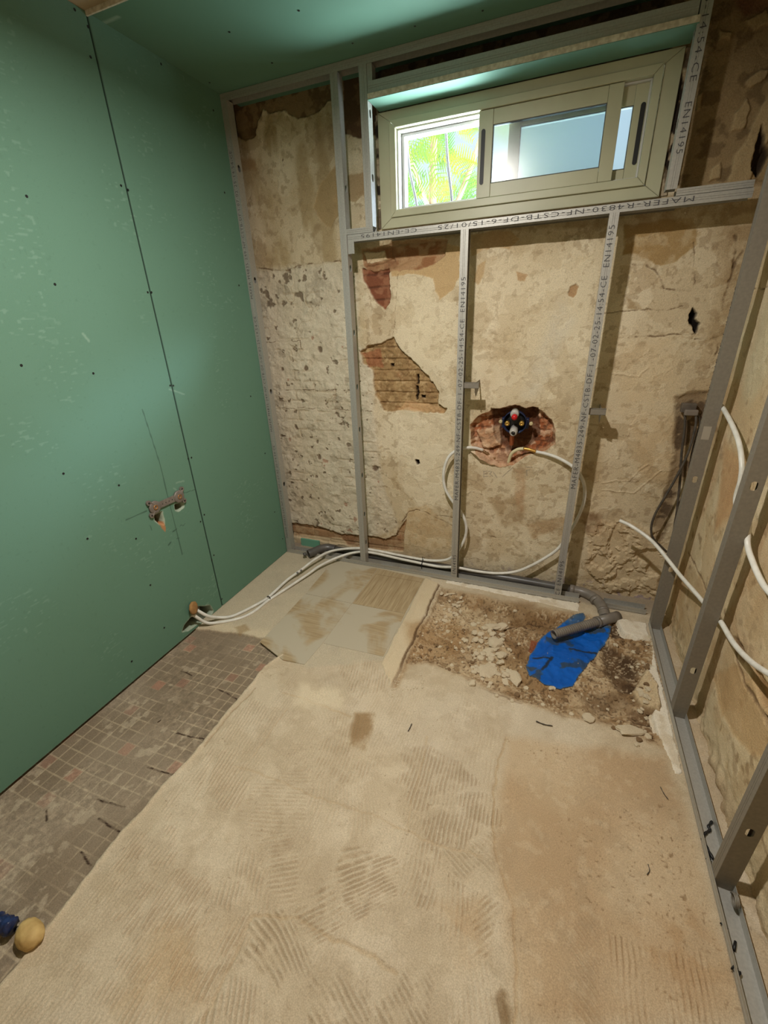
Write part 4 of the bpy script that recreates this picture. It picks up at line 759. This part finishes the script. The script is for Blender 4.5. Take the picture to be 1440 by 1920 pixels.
# strip of white broken plaster under the back rail and the pads at the right
def slab(name, pts2, z0, z1, m, label, cat, rough=.004, tilt=0):
    P2 = np.array(pts2); s_ = Surf(P2[:, 0].min()-.01, P2[:, 0].max()+.01, P2[:, 1].min()-.01, P2[:, 1].max()+.01, .004, (222, 212, 194), warp=.007, wf=30)
    d = sdf(s_.wa, s_.wb, P2); s_.h = np.where(d < 0, z1+(fbm(s_.a, s_.b, 60, 3, 5)-.5)*rough, z0); s_.h = z0+(z1-z0)*sm(.001, -.004, d)+(fbm(s_.a, s_.b, 60, 3, 5)-.5)*rough*(d < 0)
    s_.mix(sm(.5, .7, fbm(s_.a, s_.b, 20, 3, 8))*.5, (190, 172, 144)); s_.mix(sm(-.004, .002, d)*.5, (200, 184, 158)); dd = d
    o = s_.build(name, lambda a, b, h: np.stack([a, b, h], -1), m, hole=lambda a, b: sdf(a+(0*a), b, P2) > .008); return tag(o, label, cat)
slab('plaster_edge', [(1.16, -.035), (1.3, -.045), (1.5, -.052), (1.7, -.062), (1.85, -.085), (1.915, -.088), (1.915, .0), (1.16, .0)], -.03, .003, M_FLOOR, 'white crumbling plaster edge in front of the back floor track', 'broken plaster')
slab('plaster_pad', [(2.085, -.075), (2.23, -.075), (2.235, -.22), (2.17, -.225), (2.155, -.205), (2.115, -.19)], -.03, .004, M_FLOOR, 'pale slab of broken plasterboard in the corner by the far right stud', 'broken plaster')
slab('plaster_edge', [(2.185, -.45), (2.212, -.40), (2.2372, -.20), (2.2372, -.95), (2.205, -.95), (2.17, -.72), (2.198, -.6)], -.02, .004, M_FLOOR, 'white plaster strip crumbling along the right floor track', 'broken plaster')

# ================================================================== BLUE MEMBRANE
mp_pts = fp([(1072, 1153), (1094, 1150), (1098, 1158), (1085, 1170), (1125, 1172), (1148, 1168), (1142, 1190), (1118, 1222), (1092, 1252), (1075, 1277), (1050, 1283), (1020, 1274), (993, 1256), (988, 1240), (995, 1215), (1012, 1190), (1040, 1168)])
ms = Surf(mp_pts[:, 0].min()-.02, mp_pts[:, 0].max()+.02, mp_pts[:, 1].min()-.02, mp_pts[:, 1].max()+.02, .004, (16, 92, 186), warp=.008, wf=20)
ii = np.clip(((ms.a+.02)/2.38*(Fs.na-1)).astype(int), 0, Fs.na-1); jj = np.clip(((ms.b+2.62)/2.79*(Fs.nb-1)).astype(int), 0, Fs.nb-1)
fh = Fs.h[ii, jj]; md2 = sdf(ms.wa, ms.wb, mp_pts)
sm_h = fh.copy()
for _ in range(14): sm_h = np.maximum(fh, (np.roll(sm_h, 1, 0)+np.roll(sm_h, -1, 0)+np.roll(sm_h, 1, 1)+np.roll(sm_h, -1, 1))/4)
ms.h = sm_h+.0025
k = sm(.52, .62, fbm(ms.a, ms.b, 9, 4, 5))*sm(-.20, -.05, ms.b+.25*0+.1); ms.mix(k*.55, (92, 84, 70)); ms.mix(sm(.60, .66, fbm(ms.a, ms.b, 14, 4, 6))*.7, (74, 66, 56)); ms.mix(sm(-.012, .0, md2)*.35, (120, 110, 90))
ms.mix(sm(.5, .7, fbm(ms.a, ms.b, 5, 3, 9))*.3, (10, 64, 140))
for q in ([(1003, 1222), (1030, 1228)], [(1018, 1248), (1030, 1232), (1036, 1226)], [(1070, 1210), (1120, 1216)]):
    ms.mix(sm(.009, .003, sline(ms.wa, ms.wb, fp(q)))*.8, (40, 40, 42))
msb = ms.build('waterproof_sheet', lambda a, b, h: np.stack([a, b, h], -1), tonemat('blue_sheet', .05, 200, .2, 80, .38), hole=lambda a, b: sdf(a+.004*(fbm(a, b, 40, 2, 3)-.5), b, mp_pts) > 0)
tag(msb, 'bright blue waterproof sheet lying in the dug-out corner under the hose', 'plastic sheet')

# ================================================================== DRAIN PIPE
dr = thing('drain_pipe', 'dark grey waste pipe lying behind the floor track along the back wall', 'pipe')
yd, zd = .092, .030
tubeobj('pipe_run', [(.335, yd-.004, .034), (.6, yd, zd), (1.0, yd, zd), (1.5, yd, zd-.002), (1.875, yd-.005, zd-.004)], .0245, M_DRAIN, dr, seg=20)
tubeobj('elbow', [(.34, yd-.004, .036), (.29, yd-.015, .044), (.25, yd-.05, .046), (.225, .0, .043), (.20, -.035, .040)], .0275, M_DRAIN, dr, seg=20, hollow=.86)
tubeobj('open_end', [(.188, -.040, .040), (.17, -.052, .037)], .012, M_DRAIN, dr, n=0, hollow=.7)
tubeobj('elbow', [(1.865, yd-.006, zd-.004), (1.93, yd-.014, zd-.004), (1.985, yd-.05, .026), (2.016, -.005, .022), (2.030, -.060, .016), (2.036, -.098, .008)], .0270, M_DRAIN2, dr, seg=20)
for p, q in (((1.86, yd-.006, zd-.004), (1.885, yd-.007, zd-.004)), ((1.99, .035, .024), (2.0, .012, .021)), ((2.028, -.050, .018), (2.031, -.064, .015))):
    tubeobj('socket_ring', [p, q], .0290, M_DRAIN2, dr, n=0, seg=20)
hs = thing('drain_hose', 'grey corrugated drain hose with its open end over the blue sheet', 'hose')
pa, pb = Vector((2.075, -.085, .004)), Fp(1038, 1190, .010)
P_ = [pa.lerp(pb, t) for t in np.linspace(0, 1, 90)]
tubeobj('branch_socket', [pa+(pa-pb).normalized()*.035, pa, pa.lerp(pb, .28)], .0270, M_DRAIN2, hs, n=0, seg=20)
bm = bmesh.new(); tube(bm, P_[24:], .0225, seg=22, hollow=.84, rf=lambda t, i: .0200+.0045*(.5+.5*math.cos(i*math.pi/1.5)) if t < .985 else .0235); o = frombm('corrugated_sleeve', bm, M_DRAIN2, hs)
for f in o.data.polygons: f.use_smooth = True
tubeobj('socket_ring', [pa.lerp(pb, .25), pa.lerp(pb, .29)], .0290, M_DRAIN2, hs, n=0, seg=20)

# ================================================================== WHITE WATER PIPES
up_ = [(-.045, Wp(366, 1140, -.045).y, .075), Wp(371, 1145, .005), Wp(390, 1155, .045), Fp(412, 1158, .018), Fp(437, 1155, .012), Fp(475, 1137, .012), Fp(503, 1120, .014), Fp(538, 1088, .022), Fp(563, 1070, .034), Fp(592, 1048, .050), Bp(623, 1033, .030), Bp(670, 1028, .058), Bp(709, 1033, .072), Bp(748, 1041, .080), Bp(798, 1050, .080), Bp(828, 1051, .080), Bp(845, 1046, .080), Bp(860, 1031, .083), Bp(872, 1008, .090), Bp(874, 985, .092), Bp(865, 961, .092), Bp(845, 935, .090), Bp(834, 913, .090), Bp(832, 886, .092), Bp(839, 861, .095), Bp(852, 847, .10), Bp(872, 840, .115), Bp(890, 840, .14), Bp(905, 844, .165)]
lw = [(-.045, Wp(352, 1150, -.045).y, .062), Wp(363, 1154, .004), Wp(385, 1167, .04), Fp(405, 1168, .012), Fp(448, 1160, .009), Fp(476, 1147, .009), Fp(503, 1126, .010), Fp(538, 1103, .014), Fp(577, 1077, .024), Fp(600, 1061, .032), Fp(631, 1046, .044), Bp(665, 1036, .040), Bp(695, 1036, .060), Bp(760, 1050, .056), Bp(820, 1062, .056), Bp(855, 1064, .058), Bp(893, 1071, .066), Bp(931, 1075, .075), Bp(966, 1072, .088), Bp(995, 1061, .095), Bp(1024, 1045, .098), Bp(1047, 1028, .098), Bp(1068, 998, .098), Bp(1084, 970, .098), Bp(1095, 940, .098), Bp(1096, 912, .098), Bp(1086, 887, .10), Bp(1070, 872, .11), Bp(1047, 859, .122), Bp(1024, 851, .13), Bp(1005, 847, .135)]
w1 = thing('water_pipe', 'white water pipe curling up behind the left printed stud to the mixer hole', 'pipe'); tubeobj('pipe', up_, .0085, M_WPIPE, w1)
w2 = thing('water_pipe', 'white water pipe sweeping round behind the right printed stud to the mixer', 'pipe'); tubeobj('pipe', lw, .0085, M_WPIPE, w2)
tubeobj('brass_braid', [Bp(906, 846, .17), Bp(925, 858, .175), Bp(943, 874, .178)], .0085, mat('brown_braid', (126, 96, 62), .45, .4), w1, seg=12, rf=lambda t, i: .0085+.0009*math.cos(i*2))
tubeobj('brass_sleeve', [Bp(1005, 847, .136), Bp(993, 843, .14), Bp(982, 841, .145)], .0088, mat('brass_sleeve', (186, 142, 70), .35, .6), w2, seg=12)
tubeobj('cream_hose', [Bp(982, 841, .145), Bp(970, 843, .15), Bp(959, 851, .158), Bp(953, 868, .172)], .0090, M_CREAM, w2)
for pts, par in (([Fp(556, 1076, .030), Fp(558, 1074, .031)], w1), ([Fp(562, 1071, .033), Fp(565, 1069, .034)], w1), ([Fp(634, 1044, .044), Fp(637, 1043, .045)], w2), ([Fp(640, 1042, .045), Fp(642, 1041, .046)], w2)):
    tubeobj('printed_mark', pts, .0089, mat('grey_print', (110, 108, 104), .6) if 'grey_print' not in bpy.data.materials else bpy.data.materials['grey_print'], par, n=0)
def ring(name, c, d, r, th, m, label):
    bm = bmesh.new(); M = aim(c, d); n = 24
    pts = [M @ Vector((r[0]*math.cos(2*math.pi*k/n), r[1]*math.sin(2*math.pi*k/n), 0)) for k in range(n+1)]
    tube(bm, pts, th, seg=8); return tag(frombm(name, bm, m), label, 'cable tie')
t1 = ring('cable_tie', Fp(504, 1123, .012), Fp(520, 1108, .012)-Fp(500, 1124, .012), (.012, .019), .0028, M_BLACK, 'black cable tie bundling the two white pipes on the floor')
t2 = ring('cable_tie', Vector((.985, .080, .040)), (1, 0, 0), (.040, .034), .0028, M_BLACK, 'black cable tie round the grey waste pipe, its tail upright')
tubeobj('tail', [(.985, .062, .079), (.987, .055, .105)], .0018, M_BLACK, t2, n=0)
# pipes on the right wall
for k, (pts, lab) in enumerate((([Wp(1354, 762, 2.296), Wp(1372, 795, 2.292), Wp(1386, 832, 2.290), Wp(1391, 870, 2.292), Wp(1389, 900, 2.296), Wp(1380, 945, 2.30), (2.302, -.66, .80)], 'grey-white pipe hanging from the corner stud towards the second right stud'),
        ([Bp(1162, 976, .0), Bp(1183, 986, -.03), Bp(1215, 1008, -.08), Bp(1235, 1028, -.135), Bp(1255, 1053, -.20), Bp(1278, 1082, -.29), Bp(1301, 1108, -.38), Bp(1318, 1128, -.46), Bp(1334, 1146, -.57), Bp(1351, 1165, -.68), Wp(1375, 1205, 2.292), Wp(1405, 1238, 2.288), Wp(1439, 1262, 2.285), Wp(1480, 1285, 2.29)], 'long white pipe whose cut end points at the back wall, crossing the right studs'),
        ([Vector((2.29, -.66, .85)), Wp(1402, 1022, 2.292), Wp(1412, 1055, 2.290), Wp(1425, 1085, 2.290), Wp(1440, 1108, 2.292), Wp(1480, 1150, 2.296)], 'short white pipe showing at the right picture edge past the second right stud'))):
    t_ = thing('conduit_pipe', lab, 'pipe'); tubeobj('pipe', pts, .0085, M_WPIPE, t_, hollow=.7)
# black cables and junction box in the far corner
jb = thing('junction_box', 'small dusty dark junction box on the back wall in the right corner', 'junction box')
bm = bmesh.new(); box(bm, 2.205, 2.262, .118, .150, 1.045, 1.085); bevel(bm, .003); frombm('box_body', bm, mat('box_grey', (80, 72, 64), .7, 0, (104, 94, 82), 40), jb)
bm = bmesh.new(); box(bm, 2.218, 2.270, .10, .125, 1.035, 1.06); bevel(bm, .005); frombm('clamp_cover', bm, mat('clamp_grey', (120, 110, 100), .6), jb)
for pts, lab in (([(2.222, .128, 1.05), Bp(1284, 800, .125), Bp(1278, 850, .12), Bp(1275, 900, .115), Bp(1269, 960, .11), Bp(1262, 1010, .11)], 'dark cable dropping straight down from the junction box'),
                 ([(2.262, .115, 1.05), Bp(1304, 800, .10), Bp(1290, 850, .09), Bp(1268, 895, .085), Bp(1245, 935, .08), Bp(1228, 965, .08), Bp(1221, 990, .08), Bp(1225, 1010, .085), Bp(1240, 1025, .09), Bp(1250, 1035, .10)], 'thick dark cable bowing out left and back into the corner'),
                 ([(2.266, .12, 1.05), Bp(1312, 795, .12), Bp(1298, 845, .12), Bp(1288, 900, .12), Bp(1268, 965, .125), Bp(1262, 1000, .13)], 'thin dark cable closest to the corner stud')):
    tag(tubeobj('cable', pts, .0055 if 'thin' not in lab else .004, M_CABLE, None, seg=10), lab, 'cable')

# ================================================================== MIXER BODY
mx = thing('mixer_valve', 'built-in shower mixer body in a dark blue cup inside the broken wall hole', 'mixer valve')
mc_ = Bp(965, 793, .125); D_ = (0.02, -1, -.10)
latheobj('cup', [(.052, -.045), (.060, -.03), (.062, .0), (.058, .0), (.055, -.026), (.01, -.03)], aim(mc_, D_), M_BLUEB, mx, 32)
latheobj('cup_floor', [(.054, -.020), (.054, -.018), (.003, -.018)], aim(mc_, D_), M_BLACK, mx, 32)
c1 = Bp(965, 776, .12); latheobj('stop_housing', [(.021, -.03), (.022, .008), (.018, .014), (.006, .014)], aim(c1, D_), M_GREYP, mx)
latheobj('red_button', [(.015, .0), (.0150, .016), (.011, .018), (.010, .026), (.004, .027)], aim(Bp(965, 781, .106), D_), M_RED, mx)
latheobj('spindle', [(.020, -.04), (.021, .008), (.016, .022), (.0115, .024), (.0105, .016), (.003, .016)], aim(Bp(963, 809, .112), (0, -1, -.25)), M_GREYP, mx)
latheobj('spindle_tip', [(.0085, .0), (.0085, .012), (.003, .013)], aim(Bp(963, 811, .098), (0, -1, -.25)), M_BLACK, mx)
for u in (951, 978): latheobj('brass_screw', [(.0125, -.02), (.0130, .004), (.009, .008), (.004, .006), (.003, .003)], aim(Bp(u, 794, .118), D_), M_BRASS, mx)
for u, v in ((939, 790), (996, 794)): latheobj('side_port', [(.009, -.015), (.010, .010), (.006, .014), (.002, .012)], aim(Bp(u, v, .15), (0, -1, 0)), mat('port_cream', (186, 172, 130), .5) if 'port_cream' not in bpy.data.materials else bpy.data.materials['port_cream'], mx)
bm = bmesh.new(); box(bm, mc_.x-.07, mc_.x+.07, .150, .185, mc_.z-.035, mc_.z+.02); bevel(bm, .006); frombm('inlet_arms', bm, M_BLUEB, mx)
bm = bmesh.new(); tube(bm, [mc_+Vector((-.01, .03, -.05)), mc_+Vector((-.012, .045, -.13))], .012, seg=12); frombm('outlet_stub', bm, mat('copper', (164, 96, 62), .4, .6), mx)

# ================================================================== TAP BRACKET ON LEFT WALL
br = thing('tap_bracket', 'grey two-outlet tap mounting plate on the green wall, tilted on its set-out line', 'bracket')
cL, cR = Wp(290, 951, .006), Wp(335, 931, .006)
def W2(c, dy, dz, dx=0): return Vector((c.x+dx, c.y+dy, c.z+dz))
bm = bmesh.new(); ax = (cR-cL).normalized(); nz = Vector((0, -ax.z, ax.y))
q = [cL-nz*.015, cR-nz*.015, cR+nz*.015, cL+nz*.015]; a = [bm.verts.new(v+Vector((.003, 0, 0))) for v in q]; b = [bm.verts.new(v-Vector((.004, 0, 0))) for v in q]
bm.faces.new(a); bm.faces.new(b[::-1])
for k in range(4): bm.faces.new((a[k], a[(k+1) % 4], b[(k+1) % 4], b[k]))
frombm('cross_plate', bm, M_BRACK, br)
for c, sgn in ((cL, -1), (cR, 1)):
    latheobj('rosette', [(.030, -.004), (.030, .0045), (.027, .006), (.004, .006)], aim(c, (1, 0, 0)), M_BRACK, br, 28)
    o = latheobj('brass_insert', [(.012, .005), (.012, .009), (.008, .009), (.007, .002), (.002, .002)], aim(c, (1, 0, 0)), mat('dull_brass', (168, 124, 78), .4, .6) if 'dull_brass' not in bpy.data.materials else bpy.data.materials['dull_brass'], br, 8)
    for e_ in (1, -1):
        lug = c+ax*sgn*.026+nz*e_*.030
        bm = bmesh.new(); tube(bm, [c+ax*sgn*.01+nz*e_*.012, lug], .011, seg=10, flat=.35); lathe(bm, [(.012, -.004), (.012, .004), (.004, .004)], aim(lug, (1, 0, 0)), 16)
        frombm('lug', bm, M_BRACK, br); latheobj('screw', [(.0045, .004), (.0045, .0055), (.001, .005)], aim(lug, (1, 0, 0)), M_BLACK, br, 10)
for t in np.linspace(.3, .7, 4):
    latheobj('slot_mark', [(.0025, .0031), (.0025, .0036), (.0005, .0036)], aim(cL.lerp(cR, t), (1, 0, 0)), M_BLACK, br, 8)
pc = tag(latheobj('board_plug', [(.034, -.004), (.036, .0), (.035, .008), (.026, .010), (.003, .009)], aim(Wp(362, 1140, .012), (1, .35, .1)), M_BROWNB, None, 9), 'tan round plasterboard cut-out leaning at the pipe hole in the green wall', 'plasterboard cut-out')
pc.scale = (1, 1, 1)
lpz = thing('board_scrap', 'green plasterboard offcut lying behind the floor track near the left corner', 'plasterboard'); boxobj('board', (.05, .20, .115, .128, .005, .06), mat('scrap_green', (104, 158, 134), .75), lpz)

# ================================================================== FOAM AND BLUE FILM AT THE FRONT LEFT
def blob(name, c, rad, m, label, cat, seed=0, amp=.12, f=9, sub=4, rot=0, parent=None):
    bm = bmesh.new(); bmesh.ops.create_icosphere(bm, subdivisions=sub, radius=1)
    for v in bm.verts:
        n = v.co.copy(); d = mnoise.fractal(n*1.3+Vector((seed, 0, 0)), 1, 2, 4)*amp*1.6; v.co = Vector((n.x*rad[0]*(1+d), n.y*rad[1]*(1+d), n.z*rad[2]*(1+d)))
    bmesh.ops.rotate(bm, verts=bm.verts, matrix=Matrix.Rotation(rot, 3, 'Z'))
    o = frombm(name, bm, m, parent, True); o.location = c
    return tag(o, label, cat) if label else o
fc = Fp(56, 1752, .012); blob('foam_lump', (fc.x, fc.y, .015), (.044, .030, .024), M_FOAM, 'lump of tan expanding foam on the mosaic edge at the left of the picture', 'foam', 12, .07, rot=-.15)
bm = bmesh.new(); q0, q1 = Fp(24, 1738, .018), Fp(-60, 1715, .02)
pth = [q0.lerp(q1, t) for t in np.linspace(0, 1, 26)]
tube(bm, pth, .02, seg=22, rf=lambda t, i: .019*(1+.14*math.sin(i*2.3)+.1*math.sin(i*.9)))
for v in bm.verts: v.co += Vector((mnoise.noise(v.co*90), mnoise.noise(v.co*90+Vector((5, 5, 5))), mnoise.noise(v.co*90+Vector((9, 1, 5)))))*.006
tag(frombm('blue_film', bm, M_BLUEC, None, True), 'crumpled dark blue plastic film wrapped tube beside the foam lump', 'plastic film')

# ================================================================== RUBBLE
stones = []
for s_ in range(6):
    bm = bmesh.new(); bmesh.ops.create_icosphere(bm, subdivisions=2, radius=1)
    for v in bm.verts:
        n = v.co.normalized(); d = mnoise.cell(n*1.4+Vector((s_*7, 0, 0)))*.35+mnoise.noise(n*2+Vector((s_*3.1, 2, 0)))*.5; v.co = n*(1+d*.6)
        v.co.z = max(min(v.co.z*.6, .45), -.45)
    me = bpy.data.meshes.new('plaster_chunk'); bm.to_mesh(me); bm.free(); me.materials.append(M_CHUNK); stones.append(me)
soils = []
for s_ in range(3):
    me = stones[s_].copy(); me.materials.clear(); me.materials.append(M_SOIL); soils.append(me)
def stone(u, v, size, k, label, group, name='plaster_chunk', me=None, sc=(1, 1, 1)):
    p = Fp(u, v, -.03); p = Fp(u, v, floorz(p.x, p.y)); z = floorz(p.x, p.y)
    o = bpy.data.objects.new(name, me or stones[k % 6]); COL.objects.link(o); o.location = (p.x, p.y, z+size*.28*sc[2]); size *= 1.3; o.scale = (size*sc[0], size*sc[1], size*sc[2]); o.rotation_euler = (random.uniform(-.2, .2), random.uniform(-.2, .2), random.uniform(0, 6))
    return tag(o, label, 'rubble', group)
G1 = 'plaster crumbs scattered in the dug-out corner'
for u, v, s_, sc, lab in ((1266-353+0, 1261, .032, (1.15, 1, .45), 'flat round plaster disc at the front of the rubble heap'), (961, 1270, .030, (1.3, .8, .5), 'large flat pale chunk just right of the round plaster disc'), (926, 1176, .018, (2.0, .9, .9), 'oblong pale chunk standing at the top of the rubble heap'),
                          (942, 1177, .021, (1.2, 1, .9), 'whitish rounded chunk at the top right of the rubble heap'), (928, 1208, .030, (1, 1, 1), 'biggest pale lump in the middle of the rubble heap'), (940, 1230, .020, (1, 1, .9), 'squarish pale lump right of the middle of the heap'), (916, 1222, .020, (1, 1, .8), 'pale lump just below the biggest lump of the heap'),
                          (890, 1253, .018, (1.6, .8, .5), 'thin pale flake left of the round plaster disc'), (946, 1282, .018, (1.4, .9, .5), 'flat flake in front of the rubble heap'), (1178, 1368, .028, (1.6, .8, .5), 'pale chipped slab near the crack by the right floor track'), (1103, 1347, .017, (1, 1, .7), 'rounded buff pebble in front of the dug corner')):
    stone(u, v, s_, int(u) % 6, lab, None, sc=sc)
rr = random.Random(5)
for k in range(75):
    t = rr.random(); u = 905+rr.gauss(0, 22)+t*22; v = 1172+t*105+rr.gauss(0, 5)
    stone(u, v, rr.uniform(.005, .014), k, 'small pale plaster crumb in the rubble heap left of the blue sheet', 'small crumbs of the rubble heap')
for k in range(240):
    u = rr.uniform(770, 1230); v = 1185+(u-770)*.12+rr.gauss(35, 55)
    if v < 1110 or (985 < u < 1150 and v < 1290) or v > 1420: continue
    q_ = Fp(u, v)
    if sdf(np.array([q_.x]), np.array([q_.y]), hole_pts, .4)[0] > .03: continue
    stone(u, v, rr.choice((.003, .004, .005, .007, .009)), k, 'tiny crumb scattered on the soil of the dug-out corner', G1, me=None if rr.random() < .6 else soils[k % 3])
for k in range(34):
    u = rr.uniform(1190, 1238); v = rr.uniform(1185, 1400)
    stone(u, v, rr.uniform(.004, .010), k, 'crumb of plaster beside the right floor track', 'crumbs beside the right floor track', me=None if rr.random() < .5 else soils[k % 3])
for k in range(26):
    u = rr.uniform(825, 870); v = rr.uniform(1110, 1165)
    stone(u, v, rr.uniform(.004, .013), k, 'crumb beside the kerb under the back floor track', 'crumbs at the top of the kerb', sc=(1.4, .8, .5))
for k in range(30):
    u = rr.uniform(735, 800); v = 1290-(u-735)*.3+rr.uniform(-20, 20)
    stone(u, v, rr.uniform(.002, .004), k, 'tiny white crumb at the foot of the mortar kerb', 'crumbs at the foot of the kerb')
# dust and bits in the right track
for pts, lab, r_ in (([(1335, 1540), (1328, 1550), (1332, 1556), (1324, 1561), (1318, 1570)], 'black curly wire shaving across the right floor track', .0035), ([(1316, 1572), (1326, 1590), (1338, 1612)], 'dark twisted wire lying in the right floor track by the near stud', .0040),
                     ([(1350, 1730), (1364, 1743)], 'thin black splinter in the right floor track', .0022), ([(1379, 1765), (1376, 1782)], 'black screw-like scrap in the right floor track', .0030), ([(1373, 1812), (1380, 1820), (1388, 1829)], 'black lump in the right floor track near the picture bottom', .0065), ([(1325, 1608), (1331, 1614)], 'short black scrap against the wire in the right floor track', .0055),
                     ([(668, 1352), (664, 1362), (663, 1370)], 'small dark twig on the mortar floor', .0018) if False else ([(772, 1357), (768, 1366), (765, 1371)], 'small dark splinter lying on the mortar floor', .0018), ([(1238, 1475), (1245, 1488), (1253, 1499)], 'thin hair-like twig on the floor left of the right track', .0012), ([(1005, 1352), (1020, 1358), (1036, 1361)], 'thin dark twig in front of the dug-out corner', .0020), ([(1215, 1620), (1218, 1632), (1213, 1640)], 'fine curved fibre on the floor near the right track', .0011)):
    zz = .0075 if pts[0][0] > 1310 else .0035
    tag(tubeobj('wire_scrap', [Fp(u, v, zz+r_*.7) for u, v in pts], r_, M_BLACK if r_ > .002 else M_CABLE, None, seg=8, n=5, rf=(lambda t, i, r=r_: r*(1+.25*math.sin(i*1.7)))), lab, 'debris')
bm = bmesh.new(); c = Fp(1381, 1689, .035)
pts = [c+Vector((.002*k/6-.008+0, .016*math.cos(k*.6), .016*math.sin(k*.6))) for k in range(34)]
tube(bm, pts, .0022, seg=8); tag(frombm('spring_coil', bm, M_STEEL2, None, True), 'small grey metal coil at the foot of the nearest right stud', 'coil')

# ================================================================== TREE OUTSIDE
tree = thing('tree', 'sunlit yellow-green feathery tree seen through the open window pane', 'tree')
verts = []; faces = []; rt_ = random.Random(11)
for k in range(300):
    c = Vector((-.05+rt_.gauss(0, .6), 3.1+rt_.uniform(-1.0, 1.2), 2.85+rt_.gauss(0, .75))); L = rt_.uniform(.25, .5)
    d = Vector((rt_.uniform(-1, 1), rt_.uniform(-.5, .5), rt_.uniform(-.7, .5))).normalized(); side = d.cross(Vector((rt_.uniform(-.4, .4), -1, rt_.uniform(-.4, .4)))).normalized()
    for j in range(15):
        p = c+d*(L*j/15)+Vector((0, 0, -.10*(j/15)**2)); ll_ = .085*math.sin(math.pi*(j+1.5)/17)+.012
        for s_ in (-1, 1):
            tip = p+(side*s_+d*.45)*ll_; wv_ = d*.0075; i0 = len(verts); verts += [p-wv_, p+wv_, tip+wv_*.3, tip-wv_*.3]; faces.append((i0, i0+1, i0+2, i0+3))
me = bpy.data.meshes.new('foliage'); me.from_pydata([tuple(v) for v in verts], [], faces); link('foliage', me, M_LEAF, tree)
tubeobj('trunk', [(.3, 3.6, -1.5), (.25, 3.5, 1.2), (.1, 3.4, 2.6), (.2, 3.3, 4.2)], .07, M_BARK, tree, rf=lambda t, i: .08*(1-.7*t))
for a_, b_ in (((.2, 3.5, 1.6), (-.8, 3.1, 3.4)), ((.15, 3.4, 2.2), (.9, 3.0, 3.6)), ((.1, 3.4, 2.5), (-.3, 2.8, 3.9))): tubeobj('branch', [a_, Vector(a_).lerp(Vector(b_), .5)+Vector((0, 0, -.1)), b_], .025, M_BARK, tree)
